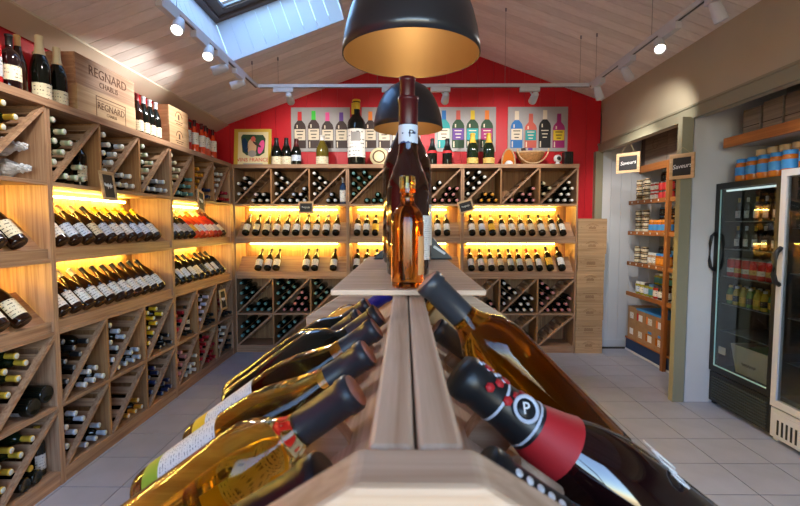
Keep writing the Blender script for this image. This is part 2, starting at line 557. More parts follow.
ring(.12, .135, DEP + .005, DEP + .02, 'sash_bead', 'track_grey')
vs = [sp(SX0 + .12, SY0 + .12, DEP + .02), sp(SX1 - .12, SY0 + .12, DEP + .02), sp(SX1 - .12, SY1 - .12, DEP + .02), sp(SX0 + .12, SY1 - .12, DEP + .02)]
obj('pane', MB().add(vs, [(0, 1, 2, 3)]), 'pane', sky)

# ================================================================== BOTTLES
PROF = {
    'bordeaux': [(0, .006), (.026, .004), (.032, 0), (.0365, .004), (.0375, .01), (.0375, .188), (.0362, .2), (.031, .213), (.022, .226), (.0165, .237), (.0148, .248), (.0145, .29), (.0158, .291), (.0158, .299), (.0145, .3), (0, .3)],
    'burgundy': [(0, .006), (.028, .004), (.036, 0), (.0405, .004), (.0415, .01), (.0415, .14), (.0395, .165), (.034, .19), (.026, .213), (.0195, .232), (.016, .25), (.0148, .262), (.0145, .29), (.0158, .291), (.0158, .299), (.0145, .3), (0, .3)],
    'champagne': [(0, .006), (.03, .004), (.038, 0), (.043, .004), (.044, .012), (.044, .145), (.042, .17), (.036, .196), (.027, .222), (.0205, .245), (.0175, .27), (.0168, .3), (.018, .303), (.018, .312), (.015, .318), (0, .319)],
    'stout': [(0, .006), (.03, .004), (.04, 0), (.046, .004), (.047, .012), (.047, .16), (.044, .178), (.034, .195), (.022, .206), (.0165, .214), (.0155, .225), (.0155, .268), (.0175, .27), (.0175, .28), (0, .28)],
    'slim': [(0, .006), (.026, .004), (.032, 0), (.0362, .004), (.037, .01), (.037, .15), (.0345, .175), (.029, .2), (.022, .225), (.0165, .25), (.0145, .275), (.0142, .31), (.0156, .311), (.0156, .32), (0, .32)],
    'cognac': [(0, .006), (.026, .004), (.032, 0), (.0362, .004), (.037, .01), (.037, .15), (.0345, .17), (.027, .192), (.02, .21), (.0165, .228), (.0155, .245), (.0155, .32), (0, .32)],
    'magnum': [(0, .006), (.04, .004), (.05, 0), (.0535, .004), (.055, .012), (.055, .2), (.052, .225), (.04, .255), (.028, .278), (.0195, .3), (.0165, .315), (.016, .405), (0, .405)],
    'flask': [(0, .004), (.016, .003), (.0195, 0), (.0218, .003), (.0222, .007), (.0222, .088), (.0212, .098), (.0165, .107), (.0105, .113), (.009, .118), (.009, .128), (.0102, .129), (.0102, .134), (0, .134)],
}
CAPP = {
    'bordeaux': [(.0152, .243), (.0154, .289), (.0168, .29), (.0168, .3), (.015, .302), (0, .302)],
    'burgundy': [(.0168, .249), (.0156, .262), (.0154, .289), (.0168, .29), (.0168, .3), (.015, .302), (0, .302)],
    'champagne': [(.0278, .2215), (.0213, .245), (.0183, .27), (.0176, .3), (.019, .303), (.019, .313), (.016, .319), (0, .3205)],
    'stout': [(.0163, .226), (.0163, .27), (.0185, .271), (.0185, .282), (0, .283)],
    'slim': [(.0158, .262), (.015, .28), (.0148, .309), (.0164, .31), (.0164, .32), (.015, .322), (0, .322)],
    'cognac': [(.0165, .275), (.0165, .318), (.0175, .319), (.0175, .325), (0, .326)],
    'magnum': [(.017, .355), (.017, .4), (.018, .401), (.018, .41), (0, .411)],
    'flask': [(.0108, .1285), (.0108, .1495), (.0098, .151), (0, .151)],
}
LABR = {'bordeaux': (.0375, .04, .135), 'burgundy': (.0415, .032, .122), 'champagne': (.044, .05, .12), 'stout': (.047, .045, .12), 'slim': (.037, .04, .125), 'flask': (.0222, .025, .075), 'cognac': (.037, .03, .11), 'magnum': (.055, .04, .13)}
def bottle(name, label, M, kind='bordeaux', glass='glass_dark', cap='cap_white', lab=None, group=None, seg=14, cat='wine bottle', span=75, lz=None, cap_prof=None, sub=None):
    if name == 'bottle_by_kind':
        name = 'rose_wine_bottle' if glass in ('rose', 'rose_red') else {'burgundy': 'burgundy_bottle', 'champagne': 'champagne_bottle', 'bordeaux': 'bordeaux_bottle'}.get(kind, 'slim_bottle')
    o = obj(name, cached(('bottle', kind, seg), lambda: MB().lathe(PROF[kind], seg)), glass, None, M)
    tag(o, label, cat, group)
    if cap:
        obj('capsule' if not cap == 'cork' else 'cork', cached(('capsule', kind, seg), lambda: MB().lathe(cap_prof or CAPP[kind], seg)), cap, o)
    if lab:
        r, z0, z1 = LABR[kind]
        if lz: z0, z1 = lz
        obj('label', cached(('label', kind, seg, span, z0, z1), lambda: MB().lathe([(r + .0006, z0), (r + .0006, z1)], max(8, seg // 2), a0=-90 - span, a1=-90 + span)), lab, o)
    return o

# ================================================================== WINE RACKS
W, D = 1.30, 0.335
ZR = {'top': (1.71, 2.11), 'middle': (.457, .857), 'bottom': (.08, .437)}
C3 = W / 3
def make_rack(label, M):
    t = thing('wine_rack', label, 'wine rack', M, 'slatted wooden wine racks')
    for x0 in (0.0, W - .02):
        obj('side_panel', cached('side_panel', lambda: boxm(.0012, .0188, 0.0, D, 0, 2.11)), 'oak_z', t, T((x0, 0, 0)))
    obj('top_board', cached('top_board', lambda: boxm(0, W, -.012, D, 2.11, 2.152)), 'oak_x', t)
    obj('plinth', cached('plinth', lambda: boxm(.02, W - .02, .004, .022, 0, .062)), 'oak_x', t)
    for z in (.062, .437, .857, 1.262, 1.687):
        obj('shelf_board', cached('shelf_board', lambda: boxm(.02, W - .02, .002, D, 0, .021)), 'oak_x', t, T((0, 0, z)))
    nbk = 10
    bwk = (W - .04) / nbk
    for k in range(nbk):
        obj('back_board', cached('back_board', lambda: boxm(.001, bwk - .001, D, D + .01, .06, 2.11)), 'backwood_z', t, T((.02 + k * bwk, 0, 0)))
    for row, (z0, z1) in ZR.items():
        for i in (1, 2):
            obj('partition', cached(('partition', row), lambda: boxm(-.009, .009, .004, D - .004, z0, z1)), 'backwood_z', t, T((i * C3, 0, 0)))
        for i in range(3):
            h = z1 - z0; cw = C3 - .022
            def dg():
                return MB().prism([(0, 0), (.013, 0), (cw, h - .013), (cw, h), (cw - .013, h), (0, .013)], -.002, .03)
            off = (i * C3 + .011 + (.009 if i == 0 else 0), 0, z0)
            if i == 0: cw -= .009
            obj('diagonal_rail', cached(('diagonal_rail', row, i == 0), dg), 'oak_x', t, T(off))
            obj('diagonal_rail', cached(('diagonal_rail', row, i == 0), dg), 'oak_x', t, T(off) @ T((0, D - .036, 0)))
            ang = math.degrees(math.atan2(h, cw)); L = math.hypot(cw, h)
            for k in range(6):
                obj('diagonal_slat', cached('diagonal_slat', lambda: boxm(-.027, .027, .006, D - .006, .0, .008)), 'oak_y', t, T(off) @ RY(-ang) @ T((L * (k + .62) / 6.25, 0, .0005)))
    for z in (.878, 1.283):
        obj('front_lip', cached('front_lip', lambda: boxm(.02, W - .02, .014, .03, 0, .056)), 'oak_x', t, T((0, 0, z)))
        obj('display_board', cached('display_board', lambda: MB().prism([(.03, .02), (.042, .02), (.205, .205), (.205, .222), (.03, .035)], .02, W - .02, 'x')), 'oak_x', t, T((0, 0, z)))
        obj('back_ledge', cached('back_ledge', lambda: boxm(.02, W - .02, .204, D, .19, .208)), 'oak_x', t, T((0, 0, z)))
        obj('led_strip', cached('led_strip', lambda: boxm(.09, W - .16, D - .045, D - .03, .362, .374)), 'led', t, T((0, 0, z)))
    return t
RACKS = {}
XF, YF = -1.94, 5.17
for nm, M, lb in (
        ('A', T((XF, 2.49 - W, 0)) @ RZ(90), 'oak wine rack on left wall, nearest, cut by the photo edge'),
        ('B', T((XF, 2.49, 0)) @ RZ(90), 'oak wine rack on left wall below the stamped wooden boxes'),
        ('C', T((XF, 2.49 + W, 0)) @ RZ(90), 'oak wine rack on left wall in the corner below the pink bottles'),
        ('D', T((-1.945, YF, 0)), 'oak wine rack on back wall below the yellow framed picture'),
        ('E', T((-1.945 + W, YF, 0)), 'oak wine rack on back wall, middle one behind the display stand'),
        ('F', T((-1.945 + 2 * W, YF, 0)), 'oak wine rack on back wall next to the stacked wooden cases')):
    RACKS[nm] = M
    make_rack(lb, M)
struct('trim_4', boxm(XF - .3, XF, 2.49 + 2 * W, YF, 0, 2.15), 'oak_z')

UP = [(0, 0), (0, 1), (1, 0), (0, 2), (1, 1), (2, 0), (0, 3), (1, 2), (0, 4)]
LO = [(.361, 0), (.2785, 0), (.196, 0), (.32, 1), (.237, 1), (.1135, 0), (.361, 2), (.2785, 2), (.32, 3)]
WORD = {'pale_green': 'pale green'}
CELLNAME = {}
CELLORD = {}
for k, q in enumerate([('A', 2), ('B', 0), ('B', 1), ('B', 2), ('C', 0), ('C', 1), ('C', 2)]):
    CELLORD[q] = (['nearest'] + ORD[1:])[k]
for k in range(9):
    CELLORD['DEF'[k // 3], k % 3] = ORD[k]
for k, (nm, i) in enumerate([('A', 2), ('B', 0), ('B', 1), ('B', 2), ('C', 0), ('C', 1), ('C', 2)]):
    CELLNAME[(nm, i)] = 'left rack cell ' + ['nearest camera', 'second', 'third', 'fourth', 'fifth', 'sixth', 'seventh'][k] + (' from camera' if k else '')
for k in range(9):
    CELLNAME['DEF'[k // 3], k % 3] = ORD[k] + ' back rack cell from left'
MASS = []
def rack_bottles(nm, row, i, half, n, col, kind='bordeaux', glass='glass_dark', skip=(), umax=1.0):
    z0, z1 = ZR[row]
    sc_v = (z1 - z0) / 0.40
    u0 = i * C3 + .011 + (.009 if i == 0 else 0)
    grp = '%s capped bottles, %s, %s row, %s half' % (WORD.get(col, col), CELLNAME[(nm, i)], row, 'upper' if half == 'U' else 'lower')
    spots = []
    if half == 'U':
        for (l, k) in UP:
            u = .044 + .0625 * k; v = .113 + .0625 * k + .116 * l
            if sc_v < .95:
                v = .106 + .0556 * k + .112 * l
            if v < (z1 - z0) - .0378:
                spots.append((u, v, '%s, %s up' % (('diagonal layer', 'second layer', 'third layer')[l], ORD[k])))
    else:
        for (u, r) in LO:
            v = .0395 + .0665 * r
            if u > umax: continue
            if v < u * sc_v - .067:
                spots.append((u, v, '%s layer, %s from right' % (('floor', 'second', 'third', 'fourth')[r], ORD[[q for q, r2 in sorted(LO, reverse=True) if r2 == r].index(u)])))
    for k, (u, v, ph) in enumerate(spots[:n]):
        if k in skip: continue
        lb = '%s-capped bottle, %s rack %s row %s cell, %s half, %s' % (WORD.get(col, col), 'left' if nm in 'ABC' else 'back', row, CELLORD[(nm, i)], 'upper' if half == 'U' else 'lower', ph)
        if nm in 'DEF' and row != 'top':
            MASS.append((RACKS[nm] @ T((u0 + u, D - .02, z0 + v)) @ RX(90), col))
            continue
        M = RACKS[nm] @ T((u0 + u + rnd.uniform(-.002, .002), D - .012 - rnd.uniform(0, .02), z0 + v)) @ RX(90) @ RZ(rnd.uniform(0, 360))
        o = bottle('wine_bottle', lb, M, kind, glass, 'cap_' + col, None, grp, seg=12)
        if nm in 'AB':
            obj('capsule_end', cached('capsule_end', lambda: MB().lathe([(.0142, .3021), (.0138, .3027), (0, .3028)], 12)), 'capend_' + ('dark' if col in ('black', 'navy') else 'pale'), o)
            if col in ('pale_green', 'white', 'silver'):
                obj('neck_band', cached('neck_band', lambda: MB().lathe([(.0153, .246), (.0155, .272)], 12)), 'cap_cream' if col == 'pale_green' else 'cap_silver', o)
for spec in '''A top 2 U 8 gold|B top 0 U 6 pale_green|B top 0 L 4 pale_green|B top 1 U 7 white|B top 1 L 6 white|B top 2 U 6 pale_green|B top 2 L 6 silver
C top 0 U 6 cream|C top 0 L 7 teal|C top 1 U 5 orange|C top 1 L 5 navy|C top 2 U 7 white|C top 2 L 6 red
A middle 2 U 8 gold|A bottom 2 U 7 gold
B middle 0 U 7 black|B middle 0 L 5 white|B middle 1 U 6 silver|B middle 1 L 6 silver|B middle 2 U 8 yellow|B middle 2 L 5 black
B bottom 0 U 5 silver|B bottom 0 L 4 silver|B bottom 1 L 4 orange|B bottom 2 U 5 navy|B bottom 2 L 5 navy
C middle 0 U 4 red|C middle 0 L 3 black|C middle 1 U 7 lilac|C middle 1 L 5 black|C middle 2 U 3 burgundy|C middle 2 L 3 black
C bottom 0 U 5 pink|C bottom 0 L 6 white|C bottom 1 U 7 red|C bottom 1 L 7 red|C bottom 2 U 6 white|C bottom 2 L 6 black
D top 0 U 5 white|D top 0 L 5 white|D top 1 U 6 white|D top 1 L 7 silver|D top 2 U 6 white|D top 2 L 3 silver
E top 0 U 9 teal|E top 0 L 4 teal|E top 1 U 5 white|E top 2 U 4 white|E top 2 L 8 pink
F top 0 U 8 white|F top 0 L 5 orange|F top 1 L 7 pink|F top 2 U 3 cream|F top 2 L 9 white
D middle 0 U 6 teal|D middle 0 L 6 teal|D middle 1 U 8 teal|D middle 1 L 9 pink|D middle 2 U 6 teal
D bottom 0 U 6 teal|D bottom 1 U 7 teal
F middle 0 L 4 pink|F middle 1 U 6 white|F middle 1 L 8 white|F middle 2 U 6 pink|F middle 2 L 7 pink
F bottom 1 U 2 white|F bottom 1 L 4 white'''.replace('\n', '|').split('|'):
    a = spec.split()
    rack_bottles(a[0], a[1], int(a[2]), a[3], int(a[4]), a[5], glass='glass_green' if a[5] in ('pale_green', 'teal', 'gold') else 'glass_dark', umax=.29 if a[:4] in (['B', 'top', '0', 'L'], ['C', 'middle', '0', 'L'], ['D', 'top', '2', 'L']) else 1.0)

mcols = sorted(set(c for _, c in MASS))
mm = MB(); midx = []
for M, c in MASS:
    mm.lathe(PROF['bordeaux'], 12, M=M); midx += [0] * (len(mm.f) - len(midx))
    mm.lathe(CAPP['bordeaux'], 12, M=M); midx += [1 + mcols.index(c)] * (len(mm.f) - len(midx))
mme = mm.mesh('wine_bottle_stock')
mme.materials.clear()
for q in ['glass_dark'] + ['cap_' + c for c in mcols]:
    mme.materials.append(MATS[q])
mme.polygons.foreach_set('material_index', midx)
tag(obj('wine_bottle_stock', mme, None), 'dark bottles with pale ends filling the lower cells of the back racks', 'wine bottles', None, 'stuff')
def in_rack(nm, x, y, z, rot=None):
    M = RACKS[nm] @ T((x, y, z))
    return M @ rot if rot is not None else M
# bottles standing up or lying apart in the rack cells
bottle('wine_bottle', 'upright dark bottle with white label in second cell of left rack top row', in_rack('B', .378, .1, 1.7085), 'bordeaux', 'glass_dark', 'cap_white', 'label_cream')
bottle('wine_bottle', 'upright dark bottle with white label in fifth left rack cell, middle row', in_rack('C', .378, .1, .4585), 'bordeaux', 'glass_dark', 'cap_black', 'label_white')
bottle('wine_bottle', 'upright bottle with pale label and white capsule in third back rack cell', in_rack('D', 1.237, .1, 1.7085), 'bordeaux', 'glass_blue', 'cap_white', 'label_white', lz=(.03, .16))
bottle('wine_bottle', 'upright dark bottle with black and white label in nearest left rack bottom row', in_rack('A', 1.238, .09, .0835) @ Matrix.Scale(.92, 4), 'bordeaux', 'glass_dark', 'cap_gold', 'label_white')
for k, (u, v, lb) in enumerate(((1.14, .049, 'big black bottle lying base outward in nearest left rack, front'), (1.23, .088, 'big black bottle with cream oval label lying behind another in nearest left rack'))):
    b = bottle('wine_bottle', lb, in_rack('A', u, .014, .458 + v) @ RX(-90) @ RZ(180), 'champagne', 'glass_dark', 'cap_black', 'label_cream' if k else 'label_grey', seg=20)
    b.matrix_basis = b.matrix_basis @ Matrix.Diagonal((1.09, 1.09, .95, 1))
for k, (u, v) in enumerate(((1.068, .04), (1.148, .04))):
    bottle('wine_bottle', 'dark bottle lying base outward on nearest left rack floor, %s' % ('left one' if k == 0 else 'right one'), in_rack('A', u, .02, .083 + .042) @ RX(-90), 'bordeaux', 'glass_dark', 'cap_black', None, 'bottles lying base outward')
bottle('wine_bottle', 'gold-capped bottle lying on the base-outward pair, bottom of nearest left rack', in_rack('A', 1.108, D - .012, .083 + .1095) @ RX(90), 'bordeaux', 'glass_green', 'cap_gold', None, seg=12)
# two bottles wrapped in tissue
def wrapped():
    mb = MB()
    rr = random.Random(3)
    prof = [(0, .002), (.036, 0), (.045, .01), (.047, .1), (.046, .19), (.034, .215), (.024, .235), (.021, .25), (.026, .258), (.018, .27), (.021, .285), (.016, .3), (0, .302)]
    seg = 18; vs = []; fs = []
    for r, z in prof:
        for k in range(seg):
            a = 2 * math.pi * k / seg; q = r * (1 + rr.uniform(-.13, .13))
            vs.append((q * math.cos(a), q * math.sin(a), z + rr.uniform(-.004, .004)))
    for i in range(len(prof) - 1):
        for k in range(seg):
            fs.append((i * seg + k, i * seg + (k + 1) % seg, (i + 1) * seg + (k + 1) % seg, (i + 1) * seg + k))
    return mb.add(vs, fs, False)
for k, (u, v) in enumerate(((1.185, .168), (1.2, .057))):
    tag(obj('wrapped_bottle', cached('wrapped', wrapped), 'tissue', None, in_rack('A', u, .326, 1.71 + v) @ RX(90)),
        'bottle wrapped in crumpled white tissue in nearest left rack, %s' % ('upper one' if k == 0 else 'lower one'), 'wrapped bottle', 'tissue wrapped bottles')

# display rows: bottles leaning back on the sloping boards
def display(nm, lvl, items, where):
    z = {'upper': 1.283, 'lower': .878}[lvl]
    for k, (x, kind, glass, cap, lab, s) in enumerate(items):
        r = LABR[kind][0] * s
        M = RACKS[nm] @ T((x, .03 - .73 * (r + .002) + .683 * .028, z + .035 + .683 * (r + .002) + .73 * .028)) @ RX(-43.1) @ RZ(rnd.uniform(-12, 12)) @ Matrix.Scale(s, 4)
        g = {'glass_dark': 'dark', 'glass_brown': 'brown', 'glass_green': 'green', 'rose': 'rose', 'rose_red': 'red', 'wine_gold': 'golden', 'glass_olive': 'olive'}.get(glass, 'dark')
        lc = lab.split('_')[1]
        bottle('bottle_by_kind', '%s bottle with %s label, %s from left on %s' % (g, lc, ORD[k], where), M, kind, glass, cap, lab, 'bottles leaning on ' + where, seg=14, lz=None)
def evn(a, b, n): return [a + (b - a) * k / (n - 1) for k in range(n)]
def px2x(px, off): return (px - 404) / 86.6 - off
rc = lambda *a: rnd.choice(a)
display('D', 'upper', [(x, 'burgundy', 'glass_dark', 'cap_' + rc('black', 'maroon', 'white'), rc('label_white', 'label_cream', 'label_white'), 1) for x in evn(.125, 1.16, 10)], 'upper display under the framed picture')
display('D', 'lower', [(px2x(p, -1.945), 'burgundy', 'glass_dark', 'cap_' + rc('black', 'grey'), 'label_white', 1) for p in (258, 267.5, 276, 305.5, 314.5, 333)], 'lower display under the framed picture')
display('E', 'upper', [(px2x(p, -.645), 'bordeaux', 'glass_dark', 'cap_' + rc('black', 'white', 'navy'), lb, 1) for p, lb in ((357, 'label_white'), (366, 'label_white'), (375, 'label_yellow'), (428, 'label_white'), (437, 'label_white'), (446, 'label_white'))], 'upper display behind the tall bottles')
display('E', 'lower', [(px2x(p, -.645), 'bordeaux', 'glass_dark', 'cap_black', 'label_white', 1) for p in (356, 366, 376)], 'lower display behind the tall bottles')
display('F', 'upper', [(px2x(p, .655), 'bordeaux', 'glass_dark', 'cap_' + rc('maroon', 'cream', 'grey'), lb, 1) for p, lb in zip((471, 481, 491, 501.5, 511, 520.5, 530, 540, 551, 560.5), ('label_white', 'label_blue', 'label_yellow', 'label_white', 'label_white', 'label_white', 'label_cream', 'label_white', 'label_white', 'label_white'))], 'upper display next to the cases')
display('F', 'lower', [(px2x(p, .655), 'bordeaux', 'glass_dark', 'cap_' + rc('maroon', 'red', 'grey'), lb, s) for p, lb, s in zip((470.5, 480.5, 490.5, 500, 510, 519, 528.5, 538, 548.5, 560), ['label_white', 'label_white', 'label_white', 'label_cream', 'label_white', 'label_white', 'label_cream', 'label_white', 'label_yellow', 'label_white'], [1] * 8 + [1.1, 1.12])], 'lower display next to the cases')
display('B', 'upper', [(x, 'burgundy', 'glass_brown', c, l, 1) for x, c, l in zip(evn(.10, 1.1, 10), ['cap_black', 'cap_cream', 'cap_cream', 'cap_cream', 'cap_black', 'cap_yellow', 'cap_yellow', 'cap_yellow', 'cap_yellow', 'cap_yellow'], ['label_white', 'label_blue', 'label_blue', 'label_cream', 'label_blue', 'label_white', 'label_white', 'label_blue', 'label_blue', 'label_white'])], 'upper display below the stamped boxes')
display('B', 'lower', [(x, 'burgundy', 'glass_brown', c, 'label_white', 1) for x, c in zip(evn(.09, 1.14, 11), ['cap_navy', 'cap_white', 'cap_white', 'cap_white'] + ['cap_black'] * 7)], 'lower display below the stamped boxes')
display('C', 'upper', [(x, k, g, c, l, 1) for x, k, g, c, l in zip(evn(.1, 1.14, 11), ['bordeaux'] * 4 + ['slim'] * 7, ['glass_dark', 'glass_dark', 'glass_dark', 'glass_dark', 'rose', 'rose', 'rose', 'rose', 'rose_red', 'rose_red', 'glass_brown'],
        ['cap_black', 'cap_navy', 'cap_black', 'cap_cream', 'cap_cream', 'cap_white', 'cap_orange', 'cap_white', 'cap_cream', 'cap_maroon', 'cap_maroon'], ['label_blue', 'label_blue', 'label_grey', 'label_grey', 'label_yellow', 'label_white', 'label_blue', 'label_white', 'label_white', 'label_grey', 'label_cream'])], 'upper display in the left corner')
display('C', 'lower', [(x, 'bordeaux', 'glass_dark', c, l, 1) for x, c, l in zip(evn(.1, 1.1, 9), ['cap_red', 'cap_red', 'cap_red', 'cap_black', 'cap_grey', 'cap_orange', 'cap_black', 'cap_black', 'cap_grey'], ['label_dark', 'label_blue', 'label_blue', 'label_white', 'label_cream', 'label_dark', 'label_white', 'label_white', 'label_dark'])], 'lower display in the left corner')
display('A', 'upper', [(x, 'burgundy', 'glass_brown', c, l, 1.1) for x, c, l in ((.86, 'cap_white', 'label_white'), (.98, 'cap_white', 'label_white'), (1.1, 'cap_black', 'label_cream'))], 'upper display nearest the camera')
display('A', 'lower', [(x, 'burgundy', 'glass_brown', c, l, 1.1) for x, c, l in ((.84, 'cap_white', 'label_white'), (.97, 'cap_black', 'label_white'), (1.1, 'cap_black', 'label_cream'))], 'lower display nearest the camera')

# ================================================================== DISPLAY STAND WITH FOREGROUND BOTTLES
def dz(drop): return EYE - drop
st = thing('display_stand', 'two-sided sloping wooden bottle stand in the foreground with ridge and top plank', 'display stand', T((0.005, 0.7, 0)))
Y0, Y1 = .156, 1.25
def sobj(name, me, m, bevel=0.0):
    return obj(name, me, m, st, T((0, -.7, 0)), bevel)
for s in (-1, 1):
    x0, x1 = sorted((s * .0007, s * .0205))
    sobj('ridge_board', boxm(x0, x1, Y0 + .031, Y1, dz(.30), dz(.0935)), 'stand_y', .0025)
    sobj('rack_board', MB().prism([(s * .021, dz(.186)), (s * .30, dz(.389)), (s * .292, dz(.404)), (s * .021, dz(.207))], Y0 + .02, Y1 - .02), 'stand_y')
    a, b = sorted((s * .300, s * .318))
    sobj('front_lip', boxm(a, b, Y0 + .02, Y1 - .02, dz(.43), dz(.368)), 'stand_y', .002)
    ylist = (.268, .384, .502, .615, .722, .82, .915, 1.005) if s < 0 else (.285, .392, .525, .645, .76, .87, .975, 1.08)
    for ya, yb in zip(ylist[:-1], ylist[1:]):   # rounded neck rests between the bottles
        y = (ya + yb) / 2
        mb = MB()
        M = T((s * .075, 0, dz(.224))) @ RY(36 * s)
        pr = [(y - .013, -.01)] + [(y - .013 * math.cos(math.pi * q / 8), .03 + .013 * math.sin(math.pi * q / 8)) for q in range(9)] + [(y + .013, -.01)]
        sobj('neck_rest', mb.prism(pr, -.02, .02, 'x', M, True), 'stand_x')
    for k in range(6):
        a, b = sorted((s * .272, s * .29))
        zb = .06 + k * .165
        sobj('side_board', boxm(a, b, Y0 + .02, Y1 - .02, zb, zb + .16), 'stand_y')
for y in (Y0, Y1 - .02):
    poly = [(.024, dz(.093)), (-.024, dz(.093)), (-.275, dz(.252)), (-.275, 0.0), (.275, 0.0), (.275, dz(.252))]
    sobj('end_panel', MB().prism(poly, y, y + (.03 if y < .5 else .02)), 'stand_x', .003)
sobj('top_plank', boxm(-.102, .102, .592, 1.215, dz(.0925), dz(.085)), 'stand_x', .0015)
def hbottle(name, label, side, y, top, slope, kind, glass, cap, lab, scale=1.0, cat='wine bottle', roll=0.0, lz=None, yaw=0.0, group='bottles on the sloping stand'):
    """a bottle on the stand, given by where its top sits: (|x|, drop below the eye)"""
    L = {'bordeaux': .302, 'burgundy': .302, 'champagne': .32, 'stout': .283, 'slim': .322}[kind] * scale
    a = R(slope)
    d = Vector((-side * math.cos(a), 0, math.sin(a)))
    base = Vector((side * top[0], y, dz(top[1]))) - d * L
    q = d.to_track_quat('Z', 'Y').to_matrix().to_4x4()
    M = T(base) @ q @ RZ(roll) @ Matrix.Scale(scale, 4)
    o = bottle(name, label, M, kind, glass, cap, lab, group, seg=40, cat=cat, lz=lz, span=70)
    if cap == 'cap_grey' and kind != 'champagne':
        zt = CAPP[kind][-1][1]
        obj('capsule_end', MB().lathe([(.0148, zt - .0005), (.0145, zt + .0006), (0, zt + .0007)], 24), 'cap_end', o)
    return o, M
# d.to_track_quat('Z','Y'): local Y lies along world-up side; labels sit around local -Y, so roll 180 faces them up
LB = [
    (.268, (.047, .152), 34, 'slim', 'glass_dark', 'cap_black', None, 'dark bottle with black capsule, nearest on left of stand', 0),
    (.384, (.042, .142), 36, 'bordeaux', 'wine_gold', 'cap_grey', None, 'golden bottle with charcoal capsule, second nearest on left of stand', 0),
    (.502, (.040, .142), 36, 'burgundy', 'wine_gold', 'cap_grey', 'label_fine', 'golden bottle with white and green label, third on left of stand', 1),
    (.615, (.038, .140), 36, 'burgundy', 'wine_olive', 'cap_grey', 'label_fine', 'olive gold bottle with white and yellow label, fourth on left of stand', 2),
    (.722, (.040, .142), 36, 'stout', 'glass_dark', 'cap_grey', None, 'dark round-shouldered bottle with grey capsule, fifth on left of stand', 0),
    (.820, (.078, .166), 36, 'stout', 'glass_dark', 'cap_grey', None, 'dark bottle with short grey capsule, sixth on left of stand', 0),
    (.915, (.072, .160), 36, 'bordeaux', 'glass_dark', 'cap_grey', 'label_white', 'dark bottle with white label, seventh on left of stand', 0),
    (1.005, (.034, .150), 36, 'bordeaux', 'wine_gold', 'cap_blue', 'label_white', 'golden bottle with bright blue capsule, eighth on left of stand', 0),
]
for y, top, sl, kind, gl, cap, lab, lb, ex in LB:
    o, M = hbottle('bottle_by_kind', lb, -1, y, top, sl, kind, gl, cap, lab, roll=212)
    r = LABR[kind][0]
    if ex == 1:
        obj('label_band', MB().lathe([(r + .0007, .022), (r + .0007, .044)], 20, a0=-160, a1=-20), 'label_greenband', o)
    if ex == 2:
        obj('label_band', MB().lathe([(r + .0007, .022), (r + .0007, .044)], 20, a0=-160, a1=-20), 'label_yellowband', o)
RBL = [
    (.285, (.05, .156), 36, 'slim', 'glass_redblack', 'cap_black', None, 'black capsuled bottle with white dots, nearest on right of stand', 1.0),
    (.392, (.046, .128), 37.5, 'champagne', 'glass_redblack', 'cap_black', None, 'black and red bottle with white script and ringed neck emblem', 1.05),
    (.525, (.026, .064), 45, 'bordeaux', 'wine_amber', 'cap_grey', None, 'amber glowing bottle with charcoal capsule leaning on right of stand', 1.02),
    (.645, (.044, .147), 36, 'bordeaux', 'glass_olive', 'cap_grey', None, 'olive green bottle behind the amber bottle on right of stand', 1.0),
    (.760, (.044, .147), 36, 'bordeaux', 'clear_glass', 'cork', 'label_white', 'clear empty bottle with white label on right of stand', 1.0),
    (.870, (.046, .147), 36, 'bordeaux', 'glass_brown', 'cap_orange', 'label_grey', 'brown bottle with grey label, second last on right of stand', 1.0),
    (.975, (.046, .147), 36, 'bordeaux', 'glass_dark', 'cap_black', 'label_white', 'dark bottle with white label, last on right before end panel', 1.0),
]
for y, top, sl, kind, gl, cap, lab, lb, s in RBL:
    o, M = hbottle('bottle_by_kind', lb, 1, y, top, sl, kind, gl, cap, lab, s, roll=150)
    if 'script' in lb:
        obj('neck_sleeve', MB().lathe([(.0315, .2125), (.0282, .2215), (.0218, .2435)], 40), 'label_red', o)
        up = RZ(-22) @ T((0, -.0196, .262)) @ RX(84) @ Matrix.Scale(.8, 4)
        obj('emblem_ring', MB().lathe([(.0115, 0), (.0145, .0014), (.0145, .0024), (.012, .003), (.0105, .0018)], 28, M=up), 'cap_silver', o)
        obj('emblem_disc', MB().lathe([(.0115, 0), (.0115, .0014), (0, .0016)], 28, M=up), 'black_plastic', o)
        obj('emblem_letter', text_mesh('P', .017, .0004), 'ink_white', o, up @ T((0, 0, .0022)) @ RZ(-60))
        for zz in (.2465, .2785):
            obj('collar_ring', MB().lathe([(.0212 - (zz - .2465) * .08, zz), (.0218 - (zz - .2465) * .08, zz + .0012), (.0210 - (zz - .2465) * .08, zz + .0024)], 32), 'cap_silver', o)
        for k in range(7):
            obj('foil_dot', MB().lathe([(.0022, 0), (.0022, .0008), (0, .001)], 8, M=RZ(15 + (k % 2) * 16) @ T((0, -.0186, .286 + k * .004)) @ RX(88)), 'cap_silver', o)
            obj('foil_fleck', MB().lathe([(.0042, 0), (.0042, .0006), (0, .0008)], 6, M=RZ(20 - (k % 3) * 26) @ T((0, -.0192, .266 + k * .006)) @ RX(86)), 'label_red', o)
        obj('lettering', text_mesh('ory', .034, .0004, .3), 'ink_white', o, RZ(22) @ T((0, -.0449, .135)) @ RX(90) @ RZ(14))
    if 'dots' in lb:
        for k in range(6):
            obj('capsule_dot', MB().lathe([(.0028, 0), (.0028, .0006), (0, .0008)], 10, M=RZ(0) @ T((0, -.0152 - .0002, .262 + k * .0085)) @ RX(90)), 'ink_white', o)
        obj('red_band', MB().lathe([(.0225, .2245), (.018, .2445)], 32), 'label_red', o)
